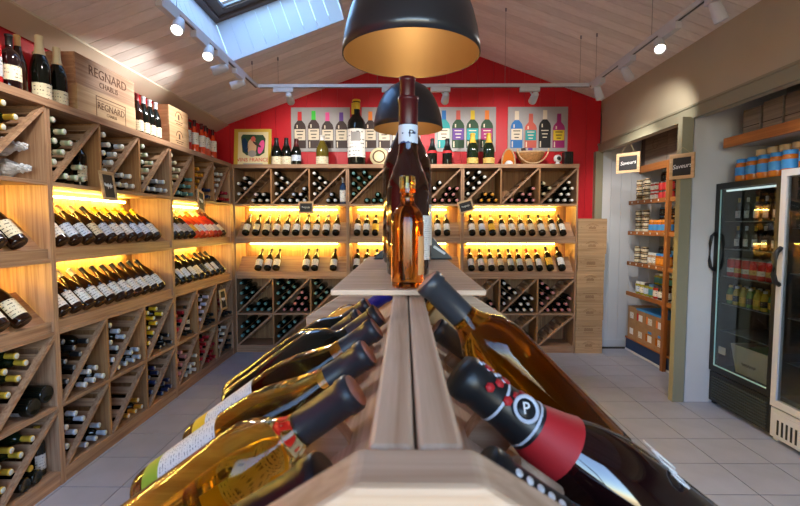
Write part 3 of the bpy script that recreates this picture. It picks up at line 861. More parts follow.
# low black wedge behind the standing bottles
wd = thing('bottle_cradle', 'low black sloping cradle behind the tall bottles on the plank', 'cradle', T((0, 1.12, dz(.085))))
obj('body', MB().prism([(-.078, 0), (.120, 0), (.07, .054), (.052, .056), (-.04, .034), (-.062, .018)], 0, .07), 'black_plastic', wd, None, .003)
obj('edge_strip', MB().prism([(.07, .03), (.098, .012), (.102, .016), (.074, .035)], -.002, .0), 'track_grey', wd)
# standing bottles on the plank
PZ = dz(.085)
o = bottle('spirit_bottle', 'small corked bottle of amber spirit standing at front edge of plank', T((.004, .622, PZ)) @ RZ(62), 'flask', 'whisky', 'wine_gold', 'label_amber', None, seg=40, cat='spirit bottle', span=24, lz=(.018, .07))
o = bottle('spirit_bottle', 'tall dark bottle with maroon wax top and blue neck band, nearer one', T((.006, .775, PZ)) @ RZ(75), 'cognac', 'cognac_dark', 'cap_maroon', 'label_fine', None, seg=40, cat='spirit bottle', span=40)
o.scale = (.98, .98, .915)
obj('neck_band', MB().lathe([(.0168, .241), (.0168, .274)], 40), 'label_blue', o)
obj('neck_initial', text_mesh('P', .018, .0004), 'ink', o, RZ(-58) @ T((0, -.0172, .257)) @ RX(90))
o = bottle('spirit_bottle', 'tallest dark bottle with maroon wax top behind the nearer one', T((.006, 1.03, PZ)) @ RZ(70), 'magnum', 'cognac_dark', 'cap_maroon', 'label_fine', None, seg=40, cat='spirit bottle', span=55)
obj('neck_band', MB().lathe([(.0172, .322), (.0172, .353)], 40), 'label_blue', o)

# ================================================================== PENDANT LAMPS
def pendant(x, y, zr, Dm, label):
    r = Dm / 2
    t = thing('pendant_lamp', label, 'pendant lamp', T((x, y, zr)), 'black dome pendants over the stand')
    outer = [(r, 0), (r * .985, .03), (r * .955, .07), (r * .90, .115), (r * .82, .16), (r * .70, .205), (r * .52, .245), (r * .30, .272), (r * .12, .285), (.028, .29)]
    inner = [(a - .004, b if i == 0 else b - .004) for i, (a, b) in enumerate(outer)]
    obj('shade', MB().lathe([inner[0]] + outer, 64), 'lamp_black', t)
    obj('shade_lining', MB().lathe([(a - .0005, b) for a, b in inner], 64), 'lamp_gold', t)
    obj('cap', MB().lathe([(.028, .288), (.028, .34), (.018, .36), (.006, .365), (0, .365)], 24), 'lamp_black', t)
    obj('socket', MB().lathe([(0, .215), (.022, .216), (.022, .287), (0, .287)], 20), 'brass', t)
    obj('bulb', MB().lathe([(0, .135), (.016, .138), (.03, .152), (.034, .168), (.028, .188), (.016, .206), (.014, .216)], 20), 'bulb', t)
    obj('cable', MB().tube([(0, 0, .36), (0, 0, zc(x) - zr)], .004), 'lamp_black', t)
    obj('ceiling_rose', MB().lathe([(0, zc(x) - zr - .04), (.05, zc(x) - zr - .035), (.05, zc(x) - zr + .01)], 24), 'lamp_black', t)
    l = light('pendant_light', 'POINT', .42, (1, .84, .6), Matrix(), shadow_soft_size=.03)
    l.parent = t
    l.matrix_basis = T((0, 0, .115))
pendant(.020, 1.426, 1.985, .42, 'large black dome pendant lamp with golden lining, nearest the camera')
pendant(.021, 2.81, 2.052, .42, 'black dome pendant lamp with golden lining, farther, behind tall bottles')

# ================================================================== TRACK LIGHTS
RZ_ = 2.75
def rail(name, label, p, q, wires):
    t = thing(name, label, 'track rail', T(p), 'ceiling track rails')
    p, q = Vector(p), Vector(q)
    d = q - p
    horiz = abs(d.x) > abs(d.y)
    mb = MB()
    if horiz: mb.box(0, d.x, -.017, .017, -.014, .014)
    else: mb.box(-.017, .017, 0, d.y, -.014, .014)
    obj('rail', mb, 'track_white', t)
    mb = MB()
    if horiz: mb.box(.01, d.x - .01, -.006, .006, -.0165, -.0138)
    else: mb.box(-.006, .006, .01, d.y - .01, -.0165, -.0138)
    obj('rail_slot', mb, 'black_plastic', t)
    for f in wires:
        c = d * f
        top = zc(p.x + c.x) - p.z
        obj('wire', MB().tube([(c.x, c.y, .01), (c.x, c.y, top)], .0016, 5), 'wire', t)
        obj('wire_anchor', MB().lathe([(0, top - .03), (.008, top - .028), (.008, top)], 10, M=T((c.x, c.y, 0))), 'track_grey', t)
rail('track_rail', 'white track rail hung along left slope beside the skylight', (-1.37, .6, RZ_), (-1.37, 4.28, RZ_), (.3, .6, .97))
rail('track_rail', 'white track rail hung across the room before the red wall', (-1.35, 4.28, RZ_), (1.70, 4.28, RZ_), (.06, .36, .745, .97))
rail('track_rail', 'white track rail hung along right slope beside the beige wall', (1.70, 4.26, RZ_), (1.70, .6, RZ_), (.03, .28, .7))
def spot(pos, along, aim, label, lit=False, e=14):
    """adapter box clipped to the rail with a cylindrical head aimed at a point"""
    t = thing('track_spotlight', label, 'spotlight', T(pos), 'white track spotlights')
    if along == 'y': obj('adapter', boxm(-.02, .02, -.1, .1, -.06, -.0168), 'track_white', t)
    else: obj('adapter', boxm(-.09, .09, -.018, .018, -.055, -.0168), 'track_white', t)
    off = Vector((0, .06, -.1)) if along == 'y' else Vector((.05, 0, -.1))
    if along == 'y': off.x = .03 if aim[0] > pos[0] else -.03
    else: off.y = .03 if aim[1] > pos[1] else -.03
    obj('arm', MB().tube([(off.x * .3, off.y, -.05), (off.x * .6, off.y, -.07), tuple(off)], .008, 8), 'track_white', t)
    d = (Vector(aim) - (Vector(pos) + off)).normalized()
    q = d.to_track_quat('Z', 'Y').to_matrix().to_4x4()
    M = T(off) @ q
    hd = obj('head', cached('spot_head', lambda: MB().lathe([(0, -.06), (.022, -.06), (.028, -.05), (.034, .0), (.037, .055), (.036, .06), (.032, .06), (.03, .045)], 24)), 'track_white', t, M)
    obj('lens', cached('spot_lens', lambda: MB().lathe([(0, .046), (.031, .046)], 24)), 'lens_on' if lit else 'track_grey', hd)
    if e:
        l = light('spot_beam', 'SPOT', e, (1, .95, .88), Matrix(), spot_size=R(85), spot_blend=.7, shadow_soft_size=.03)
        l.parent = t
        l.matrix_basis = T(off + d * .07) @ (-d).to_track_quat('Z', 'Y').to_matrix().to_4x4()
for y, lb, lit in ((2.16, 'nearest the camera on left rail, tilted dark side', False), (2.70, 'with glowing lens, second on left rail', True), (3.12, 'with glowing lens, third on left rail', True),
                   (3.46, 'fourth on left rail under skylight corner', False), (3.83, 'last on left rail near the corner', False)):
    tgt = (-2.3, y - .1, 2.3 if y > 2.5 else 1.6) if not lit else (-1.15, y - 1.0, 1.4)
    spot((-1.37, y, RZ_), 'y', tgt, 'white track spotlight ' + lb, lit, 17)
for x, lb in ((-1.12, 'at left end of cross rail'), (-.12, 'on cross rail behind left of dark dome'), (.33, 'on cross rail behind right of dark dome'), (1.15, 'on right half of cross rail, before the posters')):
    spot((x, 4.28, RZ_), 'x', (x, 5.5, 2.2), 'white track spotlight ' + lb, False, 22)
for y, lb, lit, tg in ((4.1, 'at the far end of right rail', False, (2.62, 5.0, 1.2)), (3.58, 'second from far end of right rail', False, (2.35, 4.2, 2.2)), (3.02, 'with glowing lens on right rail', True, (1.2, 1.8, 1.2)), (2.55, 'nearest the camera on right rail', False, (2.4, 2.6, 1.2))):
    spot((1.70, y, RZ_), 'y', tg, 'white track spotlight ' + lb, lit, 12 if y == 3.58 else 30)

# ================================================================== THINGS ON TOP OF THE RACKS
ZT = 2.152
def crate(label, M, w, d, h, marks, wd='pine', group='stamped wooden wine cases', seam=True):
    """w along local x (front), d deep, h high; front face at y=0"""
    t = thing('wooden_case', label, 'wooden case', M, group)
    obj('front_board', cached(('front', w, d, h), lambda: boxm(0, w, 0, .012, 0, h - .012)), wd + '_x', t)
    obj('back_board', cached(('front', w, d, h), None), wd + '_x', t, T((0, d - .012, 0)))
    obj('side_board', cached(('side', w, d, h), lambda: boxm(.001, .012, .0122, d - .0122, 0, h - .012)), wd + '_y', t)
    obj('side_board', cached(('side', w, d, h), None), wd + '_y', t, T((w - .013, 0, 0)))
    obj('lid', cached(('lid', w, d, h), lambda: boxm(.001, w - .001, .001, d - .001, h - .0115, h)), wd + '_x', t)
    for k in marks:
        if k[0] == 'text':
            _, s, x, z, size, m = k
            obj('lettering', text_mesh(s, size), m, t, T((x, -.0003, z)) @ RX(90))
        elif k[0] == 'bar':
            _, x0, x1, z0, z1, m = k
            obj('stamp_mark', boxm(x0, x1, -.0008, 0, z0, z1), m, t)
        elif k[0] == 'arc':
            _, x, z, r, a0, a1, th, m = k
            pts = [(x + r * math.cos(R(a0 + (a1 - a0) * i / 12)), -.0003, z + r * math.sin(R(a0 + (a1 - a0) * i / 12))) for i in range(13)]
            obj('stamp_mark', MB().tube(pts, th, 4), m, t)
    return t
ink = 'ink_brown'; ink2 = 'ink_faint'
LM = lambda y, x=-1.98: T((x, y, ZT)) @ RZ(90)
fr_ = [('bar', .17, .175, .02, .15, ink), ('bar', .475, .48, .02, .15, ink), ('bar', .175, .475, .145, .15, ink), ('bar', .175, .475, .125, .1275, ink)]
crate('stamped wooden wine case lettered REGNARD in a frame, lower of stack', LM(2.785), .60, .26, .175, [('text', 'REGNARD', .325, .09, .062, ink), ('text', 'CHABLIS', .325, .045, .028, ink)] + fr_)
crate('stamped wooden wine case lettered REGNARD CHABLIS, upper of stack', LM(2.785) @ T((0, .004, .176)), .60, .26, .185, [('text', 'REGNARD', .31, .115, .085, ink), ('text', 'CHABLIS', .31, .05, .05, ink)], 'oak')
em = lambda x, z: [('arc', x, z, .06, 10, 170, .003, ink), ('bar', x - .012, x + .012, z - .01, z + .035, ink), ('bar', x - .07, x + .07, z - .03, z - .024, ink), ('bar', x - .05, x + .05, z - .048, z - .042, ink)]
crate('pale wooden case with arched stamp on left rack, lower of two', LM(3.87), .345, .25, .165, em(.17, .08))
crate('pale wooden case with arched stamp on left rack, upper of two', LM(3.87) @ T((0, .003, .166)), .345, .25, .165, em(.17, .08))
# bottles standing along the left rack top
def stand_left(y, lb, kind, glass, cap, lab, s=1.0, x=-2.0, lz=None, group='bottles standing on the left rack'):
    return bottle('bottle_by_kind', lb, T((x, y, ZT)) @ RZ(60) @ Matrix.Scale(s, 4), kind, glass, cap, lab, group, seg=20, lz=lz)
stand_left(2.24, 'rose red bottle with white capsule and grey label, leftmost on left rack', 'bordeaux', 'rose_red', 'cap_white', 'label_grey')
stand_left(2.34, 'squat dark bottle with gold neck band and round label on left rack', 'stout', 'glass_redblack', 'cap_black', 'label_cream', .98)
stand_left(2.44, 'corked brown bottle between dark bottles on left rack top', 'slim', 'glass_brown', 'cork', None, .98, -2.04)
stand_left(2.535, 'large black champagne bottle with beige foil, left of the case stack, rear', 'champagne', 'glass_dark', 'cap_cream', 'label_cream', 1.1, lz=(.005, .08))
stand_left(2.66, 'large black champagne bottle with beige foil touching the REGNARD case', 'champagne', 'glass_dark', 'cap_cream', 'label_cream', 1.05, lz=(.005, .08))
for k, (y, c) in enumerate(((3.42, 'burgundy'), (3.505, 'silver'), (3.59, 'silver'), (3.675, 'silver'))):
    stand_left(y + .02, 'dark bottle with %s capsule and white label, %s between the case stacks' % (c, ORD[k]), 'burgundy', 'glass_brown' if k == 0 else 'glass_dark', 'cap_' + c, 'label_cream', .98, lz=(.02, .10))
for k, (y, x, g) in enumerate(((4.29, -2.03, 'rose_red'), (4.36, -2.1, 'rose_red'), (4.42, -2.02, 'rose'), (4.50, -2.1, 'rose'), (4.57, -2.02, 'rose'), (4.66, -2.02, 'rose'), (4.76, -2.05, 'rose'), (4.86, -2.03, 'rose'))):
    stand_left(y, '%s bottle with white label, %s of the row near the corner on left rack' % ('pink red' if g == 'rose_red' else 'orange pink', ORD[k]), 'slim', g, 'cap_maroon' if k % 3 else 'cap_grey', 'label_white', 1.0, x, lz=(.09, .2), group='pink bottles standing on the left rack')

# framed picture leaning on the red wall
fp = thing('framed_picture', 'yellow framed vintage poster reading VINS FRANCE leaning on red wall', 'picture', T((-2.015, 5.40, ZT)) @ RX(-7))
obj('board', boxm(0, .44, 0, .012, 0, .455), 'paper_cream', fp)
for a in ((0, .045, 0, .455), (.405, .44, 0, .455), (.045, .405, .42, .455)):
    obj('border', boxm(a[0], a[1], -.006, 0, a[2], a[3]), 'frame_yellow', fp)
def blob(name, pts, m, y=-.003):
    obj(name, MB().prism(pts, y, 0), m, fp)
def ell(cx, cz, rx, rz, n=16, tilt=0):
    c, s_ = math.cos(R(tilt)), math.sin(R(tilt))
    return [(cx + rx * math.cos(2 * math.pi * k / n) * c - rz * math.sin(2 * math.pi * k / n) * s_, cz + rx * math.cos(2 * math.pi * k / n) * s_ + rz * math.sin(2 * math.pi * k / n) * c) for k in range(n)]
blob('picture_ground', [(.08, .36), (.1, .39), (.34, .385), (.37, .34), (.36, .17), (.3, .13), (.15, .14), (.1, .18)], 'p_gdark', -.002)
blob('picture_shape', ell(.13, .26, .035, .09, tilt=10), 'glass_blue')
blob('picture_shape', ell(.21, .24, .055, .10), 'p_skin')
blob('picture_shape', ell(.225, .335, .028, .032), 'p_salmon', -.004)
blob('picture_shape', ell(.32, .24, .035, .085, tilt=-15), 'p_pink')
blob('picture_shape', ell(.27, .27, .06, .015, tilt=-35), 'p_dark', -.005)
blob('picture_shape', ell(.215, .16, .05, .04), 'grey_paint', -.004)
obj('lettering', text_mesh('VINS FRANCE', .062, .001), 'p_red', fp, T((.225, -.002, .085)) @ RX(90))
obj('caption_strip', boxm(.11, .34, -.002, 0, .0, .045), 'poster_grey', fp)

# posters of painted bottles
def poster(x0, x1, label, bots):
    w = x1 - x0; z0, z1 = 2.345, 2.865
    t = thing('wall_poster', label, 'poster', T((x0, YB - .004, z0)), 'grey bottle posters on the red wall')
    obj('panel', boxm(0, w, -.012, 0.0, 0, z1 - z0), 'poster_grey', t)
    n = len(bots)
    for k, (cc, cb, cl, hh) in enumerate(bots):
        cx = w * (k + .5) / n * .94 + w * .03; r = w / n * .40; b0 = .04; H = hh
        poly = [(cx - r, b0), (cx + r, b0), (cx + r, b0 + H * .58), (cx + r * .85, b0 + H * .66), (cx + r * .34, b0 + H * .76), (cx + r * .3, b0 + H * .8), (cx - r * .3, b0 + H * .8), (cx - r * .34, b0 + H * .76), (cx - r * .85, b0 + H * .66), (cx - r, b0 + H * .58)]
        obj('bottle_print', MB().prism(poly, -.0145, -.012), cb, t)
        obj('capsule_print', MB().prism([(cx - r * .36, b0 + H * .76), (cx + r * .36, b0 + H * .76), (cx + r * .33, b0 + H), (cx - r * .33, b0 + H)], -.0165, -.0125), cc, t)
        obj('label_print', boxm(cx - r * .92, cx + r * .92, -.0165, -.0125, b0 + H * .22, b0 + H * .52), cl, t)
        for q in range(3):
            obj('label_line', boxm(cx - r * (.6 - .12 * q), cx + r * (.6 - .12 * q), -.018, -.0165, b0 + H * (.45 - .09 * q), b0 + H * (.475 - .09 * q)), 'p_black' if cl in ('p_cream', 'p_yellow') else 'p_cream', t)
        obj('highlight_print', boxm(cx - r * .8, cx - r * .6, -.0155, -.0125, b0 + H * .02, b0 + H * .18), 'p_cream', t)
        obj('highlight_print', boxm(cx - r * .55, cx - r * .35, -.0155, -.0125, b0 + H * .55, b0 + H * .64), 'p_cream', t)
poster(-1.352, -.649, 'grey poster of four dark bottles with red, green, pink, purple capsules', [('p_red', 'p_dark', 'p_cream', .43), ('p_green', 'p_dark', 'p_cream', .44), ('p_pink', 'p_dark', 'p_cream', .42), ('p_purple', 'p_dark', 'p_cream', .42)])
poster(-.51, .19, 'grey poster with orange capsuled bottle half hidden behind the far lamp', [('p_orange', 'p_dark', 'p_cream', .43), ('p_blue', 'p_dark', 'p_cream', .42), ('p_red', 'p_dark', 'p_cream', .42), ('p_yellow', 'p_dark', 'p_cream', .42)])
poster(.36, 1.084, 'grey poster of bottles with purple, turquoise and pink labels', [('p_blue', 'p_teal', 'p_cream', .44), ('p_salmon', 'p_gdark', 'p_purple', .44), ('p_yellow', 'p_gdark', 'p_teal', .44), ('p_orange', 'p_gdark', 'p_magenta', .44)])
poster(1.226, 1.934, 'grey poster of blue, coral, black and magenta bottles', [('p_cream', 'p_blue', 'p_cream', .43), ('p_salmon', 'p_salmon', 'p_teal', .40), ('p_cream', 'p_black', 'p_black', .44), ('p_magenta', 'p_magenta', 'p_yellow', .40)])

def stand_back(x, lb, kind, glass, cap, lab, s=1.0, y=5.27, lz=None, rz=0, fat=1.35):
    return bottle('bottle_by_kind', lb, T((x, y, ZT)) @ RZ(rz) @ Matrix.Diagonal((s * fat, s * fat, s, 1)), kind, glass, cap, lab, 'bottles standing on the back rack', seg=20, lz=lz)
stand_back(-1.47, 'small dark bottle with white label beside yellow framed picture', 'champagne', 'glass_dark', 'cap_black', 'label_cream', .98, lz=(.01, .1))
stand_back(-1.355, 'small dark bottle with white label, second right of yellow framed picture', 'champagne', 'glass_dark', 'cap_black', 'label_cream', .98, lz=(.01, .1))
stand_back(-1.24, 'dark bottle with red capsule third right of yellow framed picture', 'champagne', 'glass_dark', 'cap_maroon', 'label_blue', .95)
stand_back(-.942, 'large olive burgundy bottle with white capsule in front of left poster', 'burgundy', 'glass_olive', 'cap_white', 'label_cream', 1.13, lz=(.01, .085), fat=1.55)
mg = stand_back(-.549, 'giant magnum with yellow wax top and white emblem label on back rack', 'bordeaux', 'glass_dark', 'cap_yellow', 'label_white', 1.0, lz=(.035, .165))
mg.scale = (2.75, 2.75, 2.42)
mg.children[0].matrix_basis = T((0, 0, .07)) @ Matrix.Diagonal((1.02, 1.02, .78, 1))
obj('emblem', MB().lathe([(.0385, .108), (.0387, .15)], 12, a0=-120, a1=-60), 'grey_paint', mg)
obj('ribbon', boxm(-.018, -.008, -.02, -.012, .235, .285), 'cap_yellow', mg)
stand_back(.316, 'dark bottle with red label behind the tall bottle on back rack', 'champagne', 'glass_dark', 'cap_black', 'label_red', .95, lz=(.14, .17))
stand_back(.489, 'dark bottle with red neck label right of the far lamp', 'champagne', 'glass_dark', 'cap_black', 'label_red', .95, lz=(.14, .17))
for x, lb in ((.777, 'left'), (.961, 'right')):
    stand_back(x, 'champagne bottle with gold foil and gold label, %s of the pair' % lb, 'champagne', 'glass_green', 'cap_gold', 'label_gold', 1.13, lz=(.015, .07))
# small things on the back rack
pl = thing('round_plaque', 'small round cream plaque beside the giant magnum', 'plaque', T((-.295, 5.3, ZT)) @ RX(-8))
obj('disc', MB().lathe([(0, 0), (.105, 0), (.105, .014), (0, .016)], 32, M=T((0, 0, .105)) @ RX(90)), 'paper_cream', pl)
obj('motif', MB().lathe([(.06, .0165), (.07, .0175), (.075, .0165)], 24, M=T((0, 0, .105)) @ RX(90)), 'ink_brown', pl)
ar = thing('wooden_arch', 'small orange wooden arch ornament beside the basket', 'ornament', T((1.19, 5.28, ZT)))
pts = [(-.075 * math.cos(math.pi * k / 14), .02 + .165 * math.sin(math.pi * k / 14)) for k in range(15)]
obj('arch', MB().prism([(-.075, 0)] + pts + [(.075, 0)], 0, .02), 'jar_orange', ar)
obj('arch_edge', MB().tube([(-.075, -.002, 0)] + [(p[0], -.002, p[1]) for p in pts] + [(.075, -.002, 0)], .009, 6), 'pine_x', ar)
obj('arch_foot', MB().lathe([(.05, 0), (.045, .03), (.02, .05), (0, .052)], 16, M=T((0, -.02, 0))), 'white_plastic', ar)
bk = thing('wicker_basket', 'open wicker basket of dark packets between champagne and black box', 'basket', T((1.443, 5.30, ZT)))
def bowl(r0, r1, h, n=24):
    return MB().lathe([(r0 * .6, 0), (r0, .01), (r0 * 1.25, h * .35), (r1 * .95, h * .75), (r1, h), (r1 - .012, h), (r1 * .9, h * .72), (r0, .03), (0, .022)], n)
obj('bowl', bowl(.09, .165, .145), 'wicker', bk, Matrix.Diagonal((1, .7, 1, 1)))
obj('rim', MB().tube([(.163 * math.cos(2 * math.pi * k / 24), .114 * math.sin(2 * math.pi * k / 24), .146) for k in range(25)], .009, 6), 'pine_x', bk)
obj('hoop', MB().tube([(.175 * math.cos(R(180 + 180 * k / 16)), -.118, .176 + .165 * math.sin(R(180 + 180 * k / 16))) for k in range(17)], .008, 6), 'pine_x', bk)
for k in range(3):
    tag(obj('packet', cached('packet', lambda: boxm(-.024, .024, -.01, .01, 0, .15)), ('p_dark', 'p_purple', 'grey_paint')[k], None, T((1.443 - .06 + .06 * k, 5.30, ZT + .05)) @ RY(-8 + 8 * k)),
        '%s packet standing in wicker basket' % ('brown', 'purple', 'grey')[k], 'packet', 'packets in the wicker basket')
wc = thing('security_camera', 'small white round camera beside black box on back rack', 'camera', T((1.752, 5.28, ZT)))
obj('foot', MB().lathe([(0, 0), (.038, 0), (.038, .012), (.02, .03), (.016, .04), (0, .04)], 20), 'white_plastic', wc)
obj('ball', MB().lathe([(.046 * math.sin(math.pi * k / 10), .075 - .046 * math.cos(math.pi * k / 10)) for k in range(11)], 20), 'white_plastic', wc)
obj('lens', MB().lathe([(.022, .04), (.018, .048), (0, .05)], 20, M=T((0, 0, .075)) @ RX(90)), 'black_plastic', wc)
bb = thing('speaker_box', 'black upright box at right end of back rack', 'speaker', T((1.825, 5.26, ZT)))
obj('body', boxm(0, .1, 0, .1, 0, .155), 'black_plastic', bb, None, .006)
for k in range(4):
    obj('rib', boxm(.015 + k * .02, .023 + k * .02, -.004, 0, .012, .145), 'fridge_black', bb)

# ================================================================== STACK OF CASES BY THE BACK RACK
z = 0.0
hts = [.19, .192, .188, .19, .195, .188, .4]
for k, h in enumerate(hts):
    wid = .305 if k < 6 else .325
    mk = []
    for q in range(2 if k == 6 else 1):
        zz = h * .5 if k < 6 else (.1, .3)[q]
        if k % 2 == 0:
            mk += [('arc', wid / 2, zz - .06, .1, 45, 135, .0016, ink2), ('arc', wid / 2, zz - .06, .088, 52, 128, .0012, ink2)] + [('bar', wid / 2 - .04 + .012 * j, wid / 2 - .034 + .012 * j, zz - .02, zz + .006 + .004 * (j % 3), ink2) for j in range(7)] + [('bar', wid / 2 - .05, wid / 2 + .05, zz - .038, zz - .035, ink2)]
        else:
            mk += [('bar', wid / 2 - .08, wid / 2 + .08, zz + .026, zz + .03, ink2), ('bar', wid / 2 - .06, wid / 2 + .06, zz - .05, zz - .046, ink2)] + [('bar', wid / 2 - .05 + .011 * j, wid / 2 - .044 + .011 * j, zz - .03, zz + .004 + .005 * (j % 2), ink2) for j in range(9)]
        mk += [('bar', .03, .045, zz - .002, zz + .002, ink2), ('bar', wid - .045, wid - .03, zz - .002, zz + .002, ink2)]
    crate('pale wooden wine case, %s in the stack beside back rack' % ['at the floor', 'second from floor', 'third from floor', 'fourth from floor', 'fifth from floor', 'just under the tall top one', 'tall topmost one'][k],
          T((1.962 + (rnd.uniform(-.004, .004) if k < 6 else -.002), 5.165 + rnd.uniform(-.004, .004), z)), wid, .33, h - .001, mk, 'casewood')
    z += h

# ================================================================== CHALKBOARD SIGNS
def sign(M, w, h, label, txt=None, string=.07, blue=False):
    t = thing('chalkboard_sign', label, 'sign', M, 'small chalkboard signs')
    f = min(w, h) * .13
    obj('slate', boxm(-w / 2 + f * .5, w / 2 - f * .5, -.004, .002, -h + f * .5, -f * .5), 'slate', t)
    for a in ((-w / 2, w / 2, -f * 1.2, 0), (-w / 2, w / 2, -h, -h + f), (-w / 2, -w / 2 + f, -h + f, -f * 1.2), (w / 2 - f, w / 2, -h + f, -f * 1.2)):
        obj('frame_strip', boxm(a[0], a[1], -.008, .004, a[2], a[3]), 'pine_x', t)
    if txt:
        obj('lettering', text_mesh(txt, h * .25, .0008, .25), 'ink_white', t, T((0, -.0045, -h / 2)) @ RX(90) @ RZ(4))
    else:
        n = 26
        pts = [(-w * .28 + w * .56 * k / n, -.005, -h * .5 + h * .07 * math.sin(k * 1.55) * (1 + .5 * math.sin(k * .7)) + (.08 * h if k in (2, 3) else 0)) for k in range(n + 1)]
        obj('chalk_writing', MB().tube(pts, h * .014, 4), 'ink_white', t)
    if string:
        obj('hanging_string', MB().tube([(-w * .3, 0, 0), (0, .0, string), (w * .3, 0, 0)], .0018, 5), 'string', t)
sign(T((-1.905, 2.905, 1.81)) @ RZ(90) @ RX(-8), .135, .185, 'chalkboard sign hanging on left rack below the REGNARD boxes', None, .05)
sign(T((-1.91, 4.262, 1.79)) @ RZ(90) @ RY(14) @ RX(-8), .13, .2, 'tilted chalkboard sign hanging on left rack above rose bottles', None, .08)
sign(T((-1.91, 4.70, .80)) @ RZ(90) @ RX(-6), .15, .21, 'chalkboard sign hanging on left rack in the lower corner cells', None, .05)
sign(T((-1.11, 5.145, 1.735)), .17, .135, 'chalkboard sign hanging level on back rack left section', None, .06)
sign(T((.67, 5.145, 1.745)) @ RY(-16), .17, .135, 'tilted chalkboard sign hanging on back rack right section', None, .06)
sign(T((2.27, 4.69, 2.20)) @ RZ(-48), .23, .2, 'chalkboard sign with chalk word hanging by string before pantry, left one', 'Saveurs', .12)
sign(T((2.222, 3.70, 2.04)) @ RZ(-63), .2, .2, 'chalkboard sign with chalk word fixed to the green post', 'Saveurs', .05)

# ================================================================== PANTRY SHELF IN THE ALCOVE
PX = 2.60
pn = thing('pantry_shelf', 'orange wooden open shelf unit with jars in the white alcove', 'shelf unit', T((PX, 4.53, 0)))
def pobj(name, me, m, bevel=0): return obj(name, me, m, pn, T((-PX, -4.53, 0)), bevel)
PZS = [.70, 1.05, 1.40, 1.745, 2.115]
for z in PZS:
    y1 = 5.33 if z < 2 else 5.12
    pobj('shelf_board', boxm(PX + .02, PX + .36, 3.82, y1, z - .03, z - .012), 'white_paint')
    pobj('shelf_edge', boxm(PX, PX + .02, 3.82, y1, z - .045 - (.03 if z > 2 else 0), z), 'shelfwood_y', .002)
for y in (4.53, 3.82):
    pobj('upright', boxm(PX - .018, PX + .02, y - .025, y + .025, 0, 2.10), 'shelfwood_z', .002)
for y in (4.53, 3.83):
    pobj('rear_upright', boxm(PX + .33, PX + .36, y - .02, y + .02, 0, 2.10), 'shelfwood_z')
pobj('plinth', boxm(PX + .03, PX + .36, 3.82, 5.36, .02, .145), 'navy_plinth')
pobj('plinth_foot', boxm(PX + .025, PX + .36, 3.82, 5.365, 0, .02), 'white_paint')
pobj('base_board', boxm(PX + .02, PX + .36, 3.82, 5.36, .145, .16), 'shelfwood_y')
for z in PZS[1:4]:
    for k in range(6):
        y = 5.25 - k * .135
        pobj('price_tag', MB().lathe([(.011, 0), (.011, .002), (0, .0025)], 12, M=T((PX - .0005, y, z - .02)) @ RY(-90)), 'price_white')
JAR = [(0, .003), (.028, 0), (.034, .005), (.035, .012), (.035, .075), (.032, .085), (.029, .09), (.029, .094)]
LID = [(.031, .088), (.031, .104), (.029, .106), (0, .106)]
def jar(label, pos, body, lidm, labm=None, s=1.0, sz=1.0, group='jars on the pantry shelf', name='jar', lz=(.02, .068), seg=16, tone=None):
    o = obj(name, cached(('jar', seg), lambda: MB().lathe(JAR, seg)), body, None, T(pos) @ Matrix.Diagonal((s, s, s * sz, 1)))
    tag(o, label, 'jar', group)
    obj('lid', cached(('jarlid', seg), lambda: MB().lathe(LID, seg)), lidm, o)
    if labm:
        obj('label', cached(('jarlabel', seg, lz), lambda: MB().lathe([(.0356, lz[0]), (.0356, lz[1])], seg)), labm, o)
    return o
# stacks of small dark jars (three high) and taller jars in front
mat('lid_cream', (206, 180, 140), .4); mat('lid_dark', (52, 40, 36), .4); mat('lid_blue', (64, 110, 150), .4); mat('lid_white', (214, 214, 210), .4)
def stack(y, x, z, n, body, lid, lab, word, where, s=.95, sz=.62):
    for k in range(n):
        jar('%s jar, %s, %s of its stack' % (word, where, ['bottom', 'second', 'third', 'fourth'][k]), (x, y, z + k * .106 * s * sz + .0), body, lid, lab, s, sz)
SH = ['bottom', 'lower middle', 'middle', 'upper middle', 'top']
for si, z in ((3, 1.745), (2, 1.40), (1, 1.05)):
    for k in range(3):
        y = 5.27 - k * .085
        stack(y, PX + .09 + .03 * (k % 2), z - .012, 4 if si > 1 else 3, 'jar_dark', 'lid_cream', 'label_cream', 'small dark', '%s stack from left on pantry %s shelf' % (ORD[k], ['', 'third', 'second', 'first'][si]))
    for k in range(5):
        y = 4.97 - k * .08
        if si == 3:
            stack(y, PX + .09, z - .012, 2, 'jar_red', 'lid_white' if k < 2 else 'lid_dark', 'label_white' if k < 2 else 'label_red', 'red', '%s red stack on pantry first shelf' % ORD[k], 1.0, .9)
            stack(y, PX + .2, z - .012, 3, 'jar_dark', 'lid_dark', 'label_dark', 'dark', '%s rear stack on pantry first shelf' % ORD[k], 1.0, .95)
        elif si == 2:
            jar('orange jar with blue label, %s on pantry second shelf' % ORD[k], (PX + .09, y, z - .012), 'jar_orange', 'paper_orange', 'paper_blue', 1.12, 1.15)
            stack(y, PX + .2, z - .012, 3, 'jar_dark', 'lid_cream' if k % 2 else 'lid_blue', 'label_dark', 'dark', '%s rear stack on pantry second shelf' % ORD[k], 1.0, .85)
        else:
            jar('%s jar with pale label, %s on pantry third shelf' % ('orange' if k > 1 else 'beige', ORD[k]), (PX + .09, y, z - .012), 'jar_orange' if k > 1 else 'jar_beige', 'lid_white' if k < 2 else 'paper_blue', 'label_white' if k < 2 else 'paper_orange', 1.12, 1.1)
            stack(y, PX + .2, z - .012, 2, 'jar_dark', 'lid_dark', 'paper_blue' if k > 2 else 'label_dark', 'dark', '%s rear stack on pantry third shelf' % ORD[k], 1.0, .95)
